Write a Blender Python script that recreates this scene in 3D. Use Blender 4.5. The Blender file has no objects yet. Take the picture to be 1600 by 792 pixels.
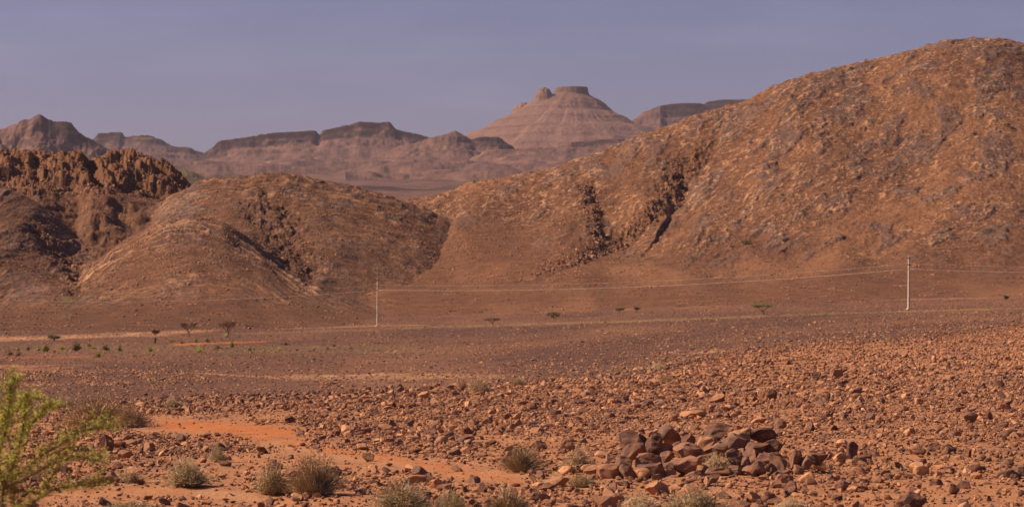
import bpy, math, random
import numpy as np
from mathutils import Vector

# ------------------------------------------------------------------ camera, world, sun, exposure
F, YH = 4200.0, 455.0            # focal length and horizon row, in pixels of a 1600 x 792 frame
sc = bpy.context.scene
C = sc.collection
cam_d = bpy.data.cameras.new('camera'); cam = bpy.data.objects.new('camera', cam_d); C.objects.link(cam)
cam.location = (0, 0, 0); cam.rotation_euler = (math.radians(90), 0, 0)
cam_d.sensor_width = 36.0; cam_d.lens = F / 1600 * 36
cam_d.shift_y = (YH - 396) / 1600
cam_d.clip_start = 0.5; cam_d.clip_end = 60000
cam_d.dof.use_dof = True; cam_d.dof.focus_distance = 60; cam_d.dof.aperture_fstop = 5.0
sc.camera = cam
SUN_EL, SUN_AZ = math.radians(38), math.radians(-91)   # azimuth from +Y towards +X
world = bpy.data.worlds.new('World'); sc.world = world; world.use_nodes = True
wn, wl = world.node_tree.nodes, world.node_tree.links
bg = wn['Background']; sky = wn.new('ShaderNodeTexSky'); sky.sky_type = 'NISHITA'; sky.sun_disc = False
sky.sun_elevation = SUN_EL; sky.sun_rotation = SUN_AZ
sky.air_density = 1.0; sky.dust_density = 2.0; sky.ozone_density = 2.0; sky.altitude = 900
tint = wn.new('ShaderNodeMix'); tint.data_type = 'RGBA'; tint.blend_type = 'MULTIPLY'; tint.inputs[0].default_value = 1
tint.inputs[7].default_value = (0.765, 0.62, 0.85, 1)
wl.new(sky.outputs[0], tint.inputs[6]); bg.inputs[1].default_value = 0.053
wtc = wn.new('ShaderNodeTexCoord'); wmp = wn.new('ShaderNodeMapping'); wmp.inputs['Scale'].default_value = (5, 5, 26); wmp.inputs['Rotation'].default_value = (0.12, 0.10, 0)
wno = wn.new('ShaderNodeTexNoise'); wno.inputs['Scale'].default_value = 1.4; wno.inputs['Detail'].default_value = 5; wno.inputs['Roughness'].default_value = .6
wrp = wn.new('ShaderNodeValToRGB'); wrp.color_ramp.elements[0].position = .52; wrp.color_ramp.elements[0].color = (1, 1, 1, 1); wrp.color_ramp.elements[1].position = .80; wrp.color_ramp.elements[1].color = (1.22, 1.18, 1.12, 1)
wcl = wn.new('ShaderNodeMix'); wcl.data_type = 'RGBA'; wcl.blend_type = 'MULTIPLY'; wcl.inputs[0].default_value = 1      # thin cirrus
wl.new(wtc.outputs['Generated'], wmp.inputs[0]); wl.new(wmp.outputs[0], wno.inputs['Vector']); wl.new(wno.outputs['Fac'], wrp.inputs[0])
wl.new(tint.outputs[2], wcl.inputs[6]); wl.new(wrp.outputs[0], wcl.inputs[7]); wl.new(wcl.outputs[2], bg.inputs[0])
sun_d = bpy.data.lights.new('sun', 'SUN'); sun = bpy.data.objects.new('sun', sun_d); C.objects.link(sun)
sun_d.energy = 5.0; sun_d.angle = math.radians(0.53); sun_d.color = (1.0, 0.78, 0.57)
sv = Vector((math.sin(SUN_AZ) * math.cos(SUN_EL), math.cos(SUN_AZ) * math.cos(SUN_EL), math.sin(SUN_EL)))
sun.rotation_euler = sv.to_track_quat('Z', 'Y').to_euler(); sun.location = (-60, 0, 80)
vs = sc.view_settings
vs.view_transform = 'Standard'; vs.look = 'None'; vs.exposure = 0.58; vs.gamma = 1.0; vs.use_curve_mapping = False
sc.cycles.use_denoising = True

# ------------------------------------------------------------------ helpers
rng = np.random.default_rng(7)
random.seed(7)
PERM = rng.permutation(1024)
GRAD = np.stack([np.cos(np.arange(16) * math.pi / 8), np.sin(np.arange(16) * math.pi / 8)], 1)

def noise(x, y, seed=0):
    x, y = np.broadcast_arrays(np.asarray(x, float), np.asarray(y, float))
    xi, yi = np.floor(x).astype(np.int64), np.floor(y).astype(np.int64)
    fx, fy = x - xi, y - yi
    u, v = fx * fx * fx * (fx * (fx * 6 - 15) + 10), fy * fy * fy * (fy * (fy * 6 - 15) + 10)
    def g(ix, iy, dx, dy):
        h = PERM[(PERM[(PERM[(ix + seed * 17) & 1023] + iy) & 1023] + seed) & 1023] & 15
        return GRAD[h, 0] * dx + GRAD[h, 1] * dy
    n00, n10 = g(xi, yi, fx, fy), g(xi + 1, yi, fx - 1, fy)
    n01, n11 = g(xi, yi + 1, fx, fy - 1), g(xi + 1, yi + 1, fx - 1, fy - 1)
    a, b = n00 + u * (n10 - n00), n01 + u * (n11 - n01)
    return 1.4 * (a + v * (b - a))

def fbm(x, y, oct=4, seed=0, gain=0.5):
    s, a, t = 0, 1.0, 0
    for i in range(oct):
        s = s + a * noise(x * 2 ** i, y * 2 ** i, seed + i * 3); t += a; a *= gain
    return s / t

def blocks(x, y, seed):
    """angular block pattern: one random level for each warped cell"""
    xw, yw = x + .45 * noise(x * .7, y * .7, seed + 1), y + .45 * noise(x * .7, y * .7, seed + 2)
    xw = xw + .5 * (np.floor(yw).astype(np.int64) & 1)
    return PERM[(PERM[np.floor(xw).astype(np.int64) & 1023] + np.floor(yw).astype(np.int64) * 7 + seed) & 1023] / 511.5 - 1

def sstep(a, b, x):
    t = np.clip((x - a) / (b - a), 0, 1); return t * t * (3 - 2 * t)

def smax(a, b, k):
    h = np.clip(0.5 + 0.5 * (a - b) / k, 0, 1); return b + (a - b) * h + k * h * (1 - h)

def curve(pts, x):
    """smooth curve through (x, y) points: monotone-ish cubic"""
    px, py = np.array([p[0] for p in pts], float), np.array([p[1] for p in pts], float)
    d = np.diff(py) / np.diff(px); m = np.zeros(len(px)); m[0], m[-1] = d[0], d[-1]
    m[1:-1] = np.where(d[:-1] * d[1:] > 0, 2 * d[:-1] * d[1:] / (d[:-1] + d[1:] + 1e-12), 0)
    x = np.clip(x, px[0], px[-1]); i = np.clip(np.searchsorted(px, x, 'right') - 1, 0, len(px) - 2)
    h = px[i + 1] - px[i]; t = (x - px[i]) / h
    return ((2 * t ** 3 - 3 * t ** 2 + 1) * py[i] + (t ** 3 - 2 * t ** 2 + t) * h * m[i]
            + (-2 * t ** 3 + 3 * t ** 2) * py[i + 1] + (t ** 3 - t ** 2) * h * m[i + 1])

def polydist(pts, x, y, ys=1.0):
    """signed distance to a polyline (positive on its left when walking it in a y-down picture) and position along it 0..1"""
    best = np.full(x.shape, 1e9); sg = np.zeros(x.shape); al = np.zeros(x.shape)
    n = len(pts) - 1
    for i in range(n):
        ax, ay = pts[i][0], pts[i][1] * ys; bx, by = pts[i + 1][0], pts[i + 1][1] * ys
        dx, dy = bx - ax, by - ay; L = dx * dx + dy * dy
        t = np.clip(((x - ax) * dx + (y * ys - ay) * dy) / L, 0, 1)
        ex, ey = x - ax - t * dx, y * ys - ay - t * dy
        d = np.hypot(ex, ey); c = dx * ey - dy * ex
        m = d < best
        best = np.where(m, d, best); sg = np.where(m, np.sign(c), sg); al = np.where(m, (i + t) / n, al)
    return best, sg, al

def prow(Z, Y): return YH - Z * F / Y
def wx(x, Y): return (x - 800.0) / F * Y
def wz(y, Y): return (YH - y) / F * Y

def new_obj(name, mesh, mat=None, parent=None):
    o = bpy.data.objects.new(name, mesh); C.objects.link(o)
    if mat and not mesh.materials: mesh.materials.append(mat)
    if parent: o.parent = parent
    return o

def tag(o, label=None, cat=None, group=None, kind=None):
    if label: o['label'] = label
    if cat: o['category'] = cat
    if group: o['group'] = group
    if kind: o['kind'] = kind
    return o

def empty(name, loc, rz=0.0):
    o = bpy.data.objects.new(name, None); C.objects.link(o); o.empty_display_size = 0.2
    o.location = loc; o.rotation_euler = (0, 0, rz); return o

class Grid:
    """terrain sheet on columns xs (bearing) and rows Ys (distance); real world positions"""
    def __init__(s, xs, Ys, Z): s.xs, s.Ys, s.Z = np.asarray(xs, float), np.asarray(Ys, float), Z
    def at(s, x, Y):
        x, Y = np.asarray(x, float), np.asarray(Y, float)
        i = np.interp(x, s.xs, np.arange(len(s.xs))); j = np.interp(Y, s.Ys, np.arange(len(s.Ys)))
        i0 = np.minimum(i.astype(int), len(s.xs) - 2); j0 = np.minimum(j.astype(int), len(s.Ys) - 2)
        a, b = i - i0, j - j0; Z = s.Z
        return (Z[j0, i0] * (1 - a) * (1 - b) + Z[j0, i0 + 1] * a * (1 - b) + Z[j0 + 1, i0] * (1 - a) * b + Z[j0 + 1, i0 + 1] * a * b)
    def hit(s, x, y, lo, hi):
        """distance at which the ground is seen at picture position x, y between lo and hi"""
        Ys = np.linspace(lo, hi, 900); r = prow(s.at(np.full(900, x), Ys), Ys)
        k = np.where(r <= y)[0]
        return float(Ys[k[0]]) if len(k) else float(hi)
    def build(s, name, mat, masks, smooth=True):
        nr, nc = s.Z.shape
        XX = (s.xs[None, :] - 800) / F * s.Ys[:, None]; YY = np.broadcast_to(s.Ys[:, None], s.Z.shape)
        co = np.stack([XX, YY, s.Z], -1).reshape(-1, 3).astype(np.float32)
        j, i = np.mgrid[0:nr - 1, 0:nc - 1]; a = (j * nc + i).ravel()
        q = np.stack([a, a + 1, a + nc + 1, a + nc], 1).astype(np.int32)
        me = bpy.data.meshes.new(name); me.vertices.add(len(co)); me.vertices.foreach_set('co', co.ravel())
        me.loops.add(q.size); me.loops.foreach_set('vertex_index', q.ravel())
        me.polygons.add(len(q)); me.polygons.foreach_set('loop_start', np.arange(0, q.size, 4, dtype=np.int32))
        me.polygons.foreach_set('use_smooth', np.full(len(q), smooth))
        for nm, ch in masks.items():
            at = me.attributes.new(nm, 'FLOAT_COLOR', 'POINT')
            d = np.ones((len(co), 4), np.float32)
            for k, c in enumerate(ch): d[:, k] = np.broadcast_to(c, s.Z.shape).ravel()
            at.data.foreach_set('color', d.ravel())
        me.update(calc_edges=True); me.validate()
        return tag(new_obj(name, me, mat), kind='structure')

class MB:
    def __init__(s): s.v, s.f = [], []
    def tube(s, pts, radii, k=5, cap=True):
        rings = []
        for i, p in enumerate(pts):
            p = Vector(p)
            d = (Vector(pts[min(i + 1, len(pts) - 1)]) - Vector(pts[max(i - 1, 0)])).normalized()
            u = d.orthogonal().normalized(); w = d.cross(u)
            b = len(s.v); rings.append(b)
            for j in range(k):
                a = 2 * math.pi * j / k; s.v.append(p + (u * math.cos(a) + w * math.sin(a)) * radii[i])
        for a, b in zip(rings, rings[1:]):
            for j in range(k): s.f.append((a + j, a + (j + 1) % k, b + (j + 1) % k, b + j))
        if cap:
            s.f.append(tuple(rings[0] + j for j in reversed(range(k)))); s.f.append(tuple(rings[-1] + j for j in range(k)))
    def quad(s, c, u, w):
        b = len(s.v); c, u, w = Vector(c), Vector(u), Vector(w)
        s.v += [c - u - w * .2, c - w * .9, c + u + w * .1, c + w]; s.f.append((b, b + 1, b + 2, b + 3))
    def strip(s, pts, wds, side):
        b = len(s.v)
        for p, w in zip(pts, wds): s.v += [Vector(p) - side * w, Vector(p) + side * w]
        for i in range(len(pts) - 1): s.f.append((b + 2 * i, b + 2 * i + 1, b + 2 * i + 3, b + 2 * i + 2))
    def box(s, c, h):
        b = len(s.v)
        for z in (-1, 1):
            for y in (-1, 1):
                for x in (-1, 1): s.v.append(Vector((c[0] + x * h[0], c[1] + y * h[1], c[2] + z * h[2])))
        s.f += [tuple(b + i for i in q) for q in ((0, 2, 3, 1), (4, 5, 7, 6), (0, 1, 5, 4), (2, 6, 7, 3), (0, 4, 6, 2), (1, 3, 7, 5))]
    def mesh(s, name, smooth=False):
        me = bpy.data.meshes.new(name); me.from_pydata([tuple(v) for v in s.v], [], s.f); me.update()
        if smooth: me.polygons.foreach_set('use_smooth', [True] * len(me.polygons))
        return me

# ------------------------------------------------------------------ materials
class NT:
    def __init__(s, name):
        s.m = bpy.data.materials.new(name); s.m.use_nodes = True
        s.n, s.l = s.m.node_tree.nodes, s.m.node_tree.links
        s.b = s.n['Principled BSDF']; s.b.inputs['Roughness'].default_value = 0.92; s.b.inputs['Specular IOR Level'].default_value = 0.15
        s.tc = s.n.new('ShaderNodeTexCoord')
    def attr(s, name, typ='GEOMETRY'):
        a = s.n.new('ShaderNodeAttribute'); a.attribute_name = name; a.attribute_type = typ; return a
    def sep(s, col):
        q = s.n.new('ShaderNodeSeparateColor'); s.l.new(col, q.inputs[0]); return q.outputs
    def noise(s, scale, detail=3, rough=0.55, vec=None, stretch=None):
        t = s.n.new('ShaderNodeTexNoise'); t.inputs['Scale'].default_value = scale
        t.inputs['Detail'].default_value = detail; t.inputs['Roughness'].default_value = rough
        v = vec or s.tc.outputs['Object']
        if stretch:
            mp = s.n.new('ShaderNodeMapping'); mp.inputs['Scale'].default_value = stretch; s.l.new(v, mp.inputs[0]); v = mp.outputs[0]
        s.l.new(v, t.inputs['Vector']); return t.outputs['Fac']
    def ramp(s, fac, stops):
        r = s.n.new('ShaderNodeValToRGB'); e = r.color_ramp.elements
        while len(e) < len(stops): e.new(0.5)
        for k, (p, c) in enumerate(stops):
            e[k].position = p; e[k].color = (c, c, c, 1) if isinstance(c, (int, float)) else (*c, 1)
        s.l.new(fac, r.inputs[0]); return r.outputs[0]
    def mix(s, fac, a, b, typ='MIX'):
        m = s.n.new('ShaderNodeMix'); m.data_type = 'RGBA'; m.blend_type = typ
        for i, v in ((0, fac), (6, a), (7, b)):
            if isinstance(v, (int, float)): m.inputs[i].default_value = v
            elif isinstance(v, tuple): m.inputs[i].default_value = (*v, 1)
            else: s.l.new(v, m.inputs[i])
        return m.outputs[2]
    def math(s, op, a, b=0.0):
        m = s.n.new('ShaderNodeMath'); m.operation = op; m.use_clamp = op in ('MULTIPLY', 'ADD')
        for i, v in ((0, a), (1, b)):
            if isinstance(v, (int, float)): m.inputs[i].default_value = v
            else: s.l.new(v, m.inputs[i])
        return m.outputs[0]
    def bump(s, h, strength, dist):
        b = s.n.new('ShaderNodeBump'); b.inputs['Strength'].default_value = strength; b.inputs['Distance'].default_value = dist
        s.l.new(h, b.inputs['Height']); s.l.new(b.outputs[0], s.b.inputs['Normal'])
    def col(s, c):
        if isinstance(c, tuple): s.b.inputs['Base Color'].default_value = (*c, 1)
        else: s.l.new(c, s.b.inputs['Base Color'])
        return s.m

def mat_hill(name, tilt):
    t = NT(name); r, g, b = t.sep(t.attr('mask').outputs[0])[:3]; o = t.sep(t.attr('mask2').outputs[0])
    fine = t.noise(0.9, 4, 0.65); mid = t.noise(0.12, 4, 0.6)
    base = t.mix(t.ramp(mid, [(.35, 0), (.65, 1)]), (0.165, 0.073, 0.039), (0.232, 0.106, 0.054))
    base = t.mix(o[0], base, (0.315, 0.145, 0.070))                       # loose orange soil
    base = t.mix(r, base, t.mix(mid, (0.135, 0.088, 0.074), (0.210, 0.138, 0.115)))   # grey slate
    base = t.mix(b, base, (0.080, 0.038, 0.024))                         # dark varnished rock, plus painted shading of the left folds
    base = t.mix(g, base, (0.58, 0.31, 0.165))                            # pale bedding edges
    mp0 = t.n.new('ShaderNodeMapping'); mp0.inputs['Rotation'].default_value = (0, tilt, 0); t.l.new(t.tc.outputs['Object'], mp0.inputs[0])
    fl = t.ramp(t.noise(0.5, 5, .62, vec=mp0.outputs[0], stretch=(.45, .7, 2.0)), [(.575, 0), (.625, 1)])
    base = t.mix(t.math('MULTIPLY', fl, o[2]), base, (0.62, 0.35, 0.19))
    sp = t.ramp(t.noise(0.42, 5, .7), [(.36, 1), (.43, 0)])
    base = t.mix(t.math('MULTIPLY', sp, .75), base, (0.070, 0.036, 0.026))
    base = t.mix(o[1], base, (0.20, 0.16, 0.06))                         # dry grass
    base = t.mix(1.0, base, t.ramp(fine, [(.25, .50), (.75, 1.06)]), 'MULTIPLY')
    t.bump(fine, 0.7, 0.9); return t.col(base)

def mat_far():
    t = NT('far mountain rock'); r, g, b = t.sep(t.attr('mask').outputs[0])[:3]
    fine = t.noise(0.05, 5, 0.65); mid = t.noise(0.006, 4, 0.6, stretch=(1, 1, 6))
    base = t.mix(t.ramp(mid, [(.35, 0), (.65, 1)]), (0.128, 0.070, 0.057), (0.195, 0.106, 0.082))
    base = t.mix(r, base, (0.055, 0.030, 0.028))  # dark rock patches; on cliff bands this colour stands in for shade
    base = t.mix(b, base, (0.185, 0.135, 0.068))
    base = t.mix(g, base, (0.34, 0.19, 0.135))
    base = t.mix(1.0, base, t.ramp(fine, [(.25, .60), (.75, 1.02)]), 'MULTIPLY')
    t.bump(fine, 0.6, 8.0); return t.col(base)

def mat_ground():
    t = NT('desert gravel ground'); r, g, b = t.sep(t.attr('mask').outputs[0])[:3]; o = t.sep(t.attr('mask2').outputs[0])
    fine = t.noise(14, 4, 0.7); mid = t.noise(1.6, 4, 0.6); wide = t.noise(0.11, 4, 0.6)
    base = t.mix(t.ramp(mid, [(.3, 0), (.7, 1)]), (0.375, 0.168, 0.080), (0.510, 0.242, 0.116))   # orange silt
    dark = t.mix(t.ramp(wide, [(.35, 0), (.65, 1)]), (0.099, 0.050, 0.036), (0.140, 0.069, 0.047))
    base = t.mix(r, base, dark)                                           # dark gravel plain
    base = t.mix(g, base, (0.50, 0.265, 0.135))                           # sandy tracks
    base = t.mix(b, base, (0.52, 0.165, 0.048))                           # raw red-orange earth
    base = t.mix(o[0], base, (0.30, 0.195, 0.085))                        # dry grass strips
    base = t.mix(1.0, base, t.ramp(fine, [(.25, .62), (.75, 1.10)]), 'MULTIPLY')
    t.bump(fine, 0.8, 0.05); return t.col(base)

def mat_stone():
    t = NT('desert stone'); tn = t.attr('tint', 'INSTANCER').outputs['Fac']
    n1 = t.noise(2.2, 4, 0.6); n2 = t.noise(18, 4, 0.7)
    a = t.ramp(tn, [(0, (0.105, 0.056, 0.043)), (.3, (0.178, 0.100, 0.076)), (.65, (0.375, 0.190, 0.108)), (1, (0.58, 0.31, 0.16))])
    a = t.mix(t.ramp(n1, [(.45, 0), (.68, .75)]), a, (0.33, 0.145, 0.066))
    a = t.mix(1.0, a, t.ramp(n2, [(.25, .7), (.75, 1.22)]), 'MULTIPLY')
    t.bump(n2, 0.5, 0.03); return t.col(a)

def mat_plain(name, c, var=0.35, scale=6.0, rough=0.85, trans=0.0):
    t = NT(name); n = t.noise(scale, 3)
    t.b.inputs['Roughness'].default_value = rough
    return t.col(t.mix(1.0, c, t.ramp(n, [(.25, 1 - var), (.75, 1 + var)]), 'MULTIPLY'))

M_hill, M_hill2, M_far, M_ground, M_stone = mat_hill('tall hill rock and rubble', math.radians(24)), mat_hill('folded hill rock and rubble', 0.0), mat_far(), mat_ground(), mat_stone()
M = {
    'dry_stem': mat_plain('dry shrub stems', (0.46, 0.32, 0.195)),
    'dry_leaf': mat_plain('grey green shrub twigs', (0.30, 0.245, 0.125)),
    'dead_leaf': mat_plain('straw coloured twigs', (0.50, 0.345, 0.20)),
    'olive_leaf': mat_plain('olive foliage', (0.175, 0.14, 0.058)),
    'green_leaf': mat_plain('green foliage', (0.32, 0.35, 0.07)),
    'fresh_leaf': mat_plain('fresh green foliage', (0.42, 0.41, 0.075)),
    'bark': mat_plain('brown bark', (0.145, 0.085, 0.052)),
    'bare_twig': mat_plain('bare brown twigs', (0.20, 0.12, 0.07)),
    'concrete': mat_plain('pale concrete', (0.66, 0.54, 0.41), 0.12),
    'steel': mat_plain('dark steel fittings', (0.10, 0.075, 0.065), 0.2),
    'ceramic': mat_plain('brown ceramic', (0.16, 0.10, 0.08), 0.2, 6, 0.4),
    'cable': mat_plain('weathered aluminium cable', (0.62, 0.50, 0.42), 0.1),
    'black_cloth': mat_plain('black cloth', (0.012, 0.010, 0.012)),
    'white_cloth': mat_plain('white cloth', (0.62, 0.60, 0.62), 0.1),
    'tan_cloth': mat_plain('tan cloth', (0.50, 0.30, 0.17), 0.15),
    'skin': mat_plain('skin', (0.22, 0.11, 0.07), 0.1),
}

# ------------------------------------------------------------------ ground: stony terrace in front, gravel plain below it
def cols(lo, hi, n, out):
    d = np.linspace(lo, hi, n); st = d[1] - d[0]; L, R_ = [], []
    x, s_ = lo, st
    while x > lo - out: s_ *= 1.12; x -= s_; L.append(x)
    x, s_ = hi, st
    while x < hi + out: s_ *= 1.12; x += s_; R_.append(x)
    return np.array(L[::-1] + list(d) + R_)

gprof = {   # bearing column: (distance, height below the camera)
    0:    [(6, -2.7), (20, -2.95), (40, -3.21), (60, -3.67), (80, -4.29), (110, -4.98), (125, -5.5), (150, -7), (220, -10.5), (300, -12.5), (370, -13), (450, -13.2), (550, -13), (650, -12.6), (720, -12), (800, -11.4), (900, -9.8), (1100, -3), (1500, 8)],
    400:  [(6, -2.7), (20, -2.95), (40, -3.21), (60, -3.5), (80, -4.06), (122, -4.80), (135, -5.3), (160, -7), (220, -10), (300, -12), (370, -12.6), (450, -12.7), (550, -12.6), (650, -12.2), (720, -11.8), (800, -11.3), (900, -9.6), (1100, -3), (1500, 8)],
    800:  [(6, -2.7), (20, -2.95), (40, -3.21), (60, -3.36), (80, -3.9), (110, -4.53), (142, -4.88), (155, -5.4), (180, -6.8), (260, -9.5), (300, -10), (370, -10.6), (450, -10.9), (550, -10.7), (650, -10.1), (720, -9.5), (800, -8.7), (900, -7), (1100, -1), (1500, 10)],
    1200: [(6, -2.7), (20, -2.95), (40, -3.21), (60, -3.3), (80, -3.7), (110, -4.2), (140, -4.5), (200, -4.9), (240, -5.2), (260, -5.7), (300, -6.7), (370, -7.3), (450, -7.4), (550, -7.2), (650, -6.6), (720, -6), (800, -5), (900, -3.2), (1100, 3), (1500, 14)],
    1600: [(6, -2.7), (20, -2.95), (40, -3.21), (60, -3.24), (80, -3.56), (110, -3.88), (140, -4.1), (200, -4.29), (260, -4.33), (320, -4.12), (345, -4.5), (400, -5), (480, -5), (550, -4.9), (650, -4.5), (720, -4), (800, -3.2), (900, -1.2), (1100, 5), (1500, 18)],
}
gkeys = sorted(gprof)
gx = cols(-80, 1680, 700, 900)
gY = np.concatenate([np.geomspace(6, 34, 24, endpoint=False), np.geomspace(34, 900, 340, endpoint=False), np.linspace(900, 1450, 30)])
prof = np.stack([curve(gprof[k], gY) for k in gkeys], 1)
GZ = np.stack([curve(list(zip(gkeys, prof[j])), gx) for j in range(len(gY))], 0)
GXX = (gx[None, :] - 800) / F * gY[:, None]; GYY = np.broadcast_to(gY[:, None], GZ.shape)
px_g = np.broadcast_to(gx[None, :], GZ.shape)
py_g = prow(GZ, GYY)                                        # rows of the plain surface, used to lay tracks on it
near = sstep(330, 90, GYY)
GZ = GZ + near * 0.10 * fbm(GXX / 6, GYY / 6, 4, 3) + (1 - near) * 0.45 * fbm(GXX / 45, GYY / 90, 3, 5)
GZ = GZ + 0.05 * near * fbm(GXX / 0.9, GYY / 0.9, 3, 9) + 0.12 * (1 - near) * fbm(GXX / 6, GYY / 8, 3, 11)
PX, PY = wx(1100, 48.3), 48.3                              # earth under the stone heap
GZ = GZ + 0.34 * np.exp(-((GXX - PX) / 1.35) ** 2 - ((GYY - PY) / 0.8) ** 2)
# dark gravel over the plain, orange silt on the terrace
crest = curve([(0, 118), (400, 130), (800, 150), (1200, 245), (1600, 335)], gx)[None, :]
wob = fbm(GXX / 14, GYY / 30, 4, 21)
dark = sstep(0.95, 1.08, GYY / crest + 0.10 * wob)
dark = dark * (0.90 + 0.45 * fbm(GXX / 40, GYY / 120, 4, 23))
apron = sstep(730, 900, GYY + 60 * fbm(GXX / 60, GYY / 60, 3, 25)); dark = dark * (1 - 0.12 * apron)
dark = dark * (1 - 0.7 * sstep(0.50, 0.80, wob + 0.9 * sstep(620, 560, py_g) * sstep(552, 580, py_g) * sstep(330, 0, px_g)))
dark = np.maximum(dark, 0.50 * sstep(0.12, 0.5, fbm(GXX / 3, GYY / 7, 4, 27)) * near)
def stroke(pts, w, ys=3.0, rag=0.6, seed=31):
    m = (px_g > min(p[0] for p in pts) - 60) & (px_g < max(p[0] for p in pts) + 60)
    out = np.zeros(GZ.shape); d, _, al = polydist(pts, px_g[m], py_g[m], ys)
    n = fbm(px_g[m] / 22, py_g[m] / 5, 3, seed)
    end = sstep(0, 0.08, al) * sstep(1, 0.92, al)
    out[m] = sstep(w * ys, w * ys * 0.35, d * (1 + rag * n)) * (0.25 + 0.75 * end) * np.clip(0.75 + 0.8 * n, 0, 1); return out
sand = np.maximum.reduce([
    stroke([(-80, 532), (60, 528), (160, 524), (270, 521)], 5), stroke([(150, 523), (270, 519), (340, 516)], 3) * .8,
    stroke([(300, 583), (360, 588), (430, 591), (520, 587), (600, 583), (680, 583), (760, 587)], 1.8),
    stroke([(440, 590), (560, 588), (660, 588), (800, 590)], 5) * .55,
    stroke([(420, 514), (520, 511), (590, 509), (670, 508)], 1.1) * .8,
    stroke([(1080, 551), (1120, 548), (1170, 547)], 2.0) * .9, stroke([(1180, 469), (1300, 468), (1450, 466), (1640, 463)], 2.6) * .8,
    stroke([(700, 486), (800, 481), (900, 480), (1010, 484)], 1.2) * .5, stroke([(380, 512), (460, 505), (590, 497)], 1.6) * .4,
    stroke([(420, 690), (520, 712), (620, 722), (720, 738), (800, 752)], 7, 2) * .8, stroke([(90, 776), (180, 768), (290, 764), (420, 778)], 8, 2) * .9,
    stroke([(820, 735), (880, 775), (960, 770)], 9, 2) * .5])
raw = np.maximum.reduce([stroke([(245, 662), (320, 666), (400, 672), (470, 678)], 11, 2.2, .9), stroke([(300, 684), (360, 682), (430, 684)], 5, 2.2),
    stroke([(440, 671), (500, 673)], 3, 3), stroke([(430, 684), (520, 706), (620, 720), (720, 736), (820, 756)], 6, 2, 1.0) * .8, stroke([(60, 772), (180, 768), (300, 764)], 7, 2, 1) * .4, stroke([(265, 538), (330, 536), (420, 533)], 2.2), stroke([(90, 690), (150, 700)], 5, 2) * .7,
    stroke([(-40, 560), (160, 556)], 1.5) * .4, 0.8 * sstep(0.42, 0.62, fbm(px_g / 26, py_g / 3.5, 3, 44)) * sstep(575, 560, py_g) * sstep(528, 536, py_g) * sstep(620, 300, px_g)])
grass = np.maximum.reduce([stroke([(600, 514), (700, 511), (830, 507), (1000, 501), (1180, 494), (1300, 491), (1420, 487), (1640, 480)], 2.0) * .85,
    stroke([(380, 521), (500, 518), (600, 516)], 2.0) * .5, stroke([(-80, 545), (150, 543), (420, 546), (700, 545)], 11) * .30,
    stroke([(450, 592), (700, 592)], 4) * .5])
ground_grid = Grid(gx, gY, GZ)
ground_grid.build('ground', M_ground, {'mask': (np.clip(dark, 0, 1), sand, raw), 'mask2': (grass,)})

# ------------------------------------------------------------------ near hills
def gbase(x, Y): return ground_grid.at(x, Y)

def spur(x, Y, pts, Yc, Yt, rnd=0.06, dip=3.0, back=0.5, conc=1.15, mid=0, widen=0.0):
    """a ridge whose crest follows pts (bearing, row) at distance Yc and whose foot lies at Yt"""
    s = (Yc - Y) / np.maximum(Yc - Yt, 1); zc = wz(curve(pts, mid + (x - mid) / (1 + widen * np.clip(s, 0, 1.2))), Yc)
    zt = np.minimum(ground_grid.at(x, np.broadcast_to(Yt, x.shape)) - dip, zc - 1.0)
    f = 1 - (np.sqrt(s * s + rnd * rnd) - rnd) * (1 / (math.sqrt(1 + rnd * rnd) - rnd)); f = np.where(f > 0, np.abs(f) ** conc, f * 1.5)
    bk = zc - back * (np.sqrt((Y - Yc) ** 2 + 400) - 20)
    return np.where(s >= 0, zt + (zc - zt) * f - 0.10 * np.maximum(Yt - Y, 0), bk)

def finish_hill(name, xs, Ys, base, detail, mat):
    X2 = np.broadcast_to(xs[None, :], base.shape); Y2 = np.broadcast_to(Ys[:, None], base.shape)
    g = gbase(X2, Y2)
    base = smax(base, g - 3.0, 6.0)
    rise = sstep(-2, 8, base - g)
    dz, masks = detail(X2, Y2, prow(base, Y2), base - g)
    Gd = Grid(xs, Ys, base + dz * rise); Gd.build(name, mat, masks); return Gd

hill_blocks = {}
# --- the big hill on the right
R_crest = [(300, 420), (500, 362), (560, 338), (620, 317), (660, 311), (700, 301), (740, 287), (790, 279), (850, 269), (900, 251), (950, 237), (1000, 214), (1050, 198), (1100, 178), (1150, 166), (1185, 151), (1215, 138), (1250, 123), (1290, 113), (1330, 106), (1380, 93), (1420, 83), (1450, 75), (1490, 67), (1530, 65), (1560, 66), (1600, 73), (1700, 98), (1900, 170), (2200, 300), (2400, 390)]
rx = cols(480, 1680, 760, 420); rY = np.concatenate([np.linspace(730, 1690, 540, endpoint=False), np.linspace(1690, 2000, 30)])
RX, RY = np.broadcast_to(rx[None, :], (570, len(rx))), np.broadcast_to(rY[:, None], (570, len(rx)))
Yc_r = curve([(300, 1260), (620, 1300), (900, 1380), (1200, 1500), (1500, 1640), (1800, 1700), (2400, 1650)], rx)[None, :]
Yt_r = curve([(300, 800), (700, 780), (1100, 760), (1600, 750), (2400, 750)], rx)[None, :]
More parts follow.
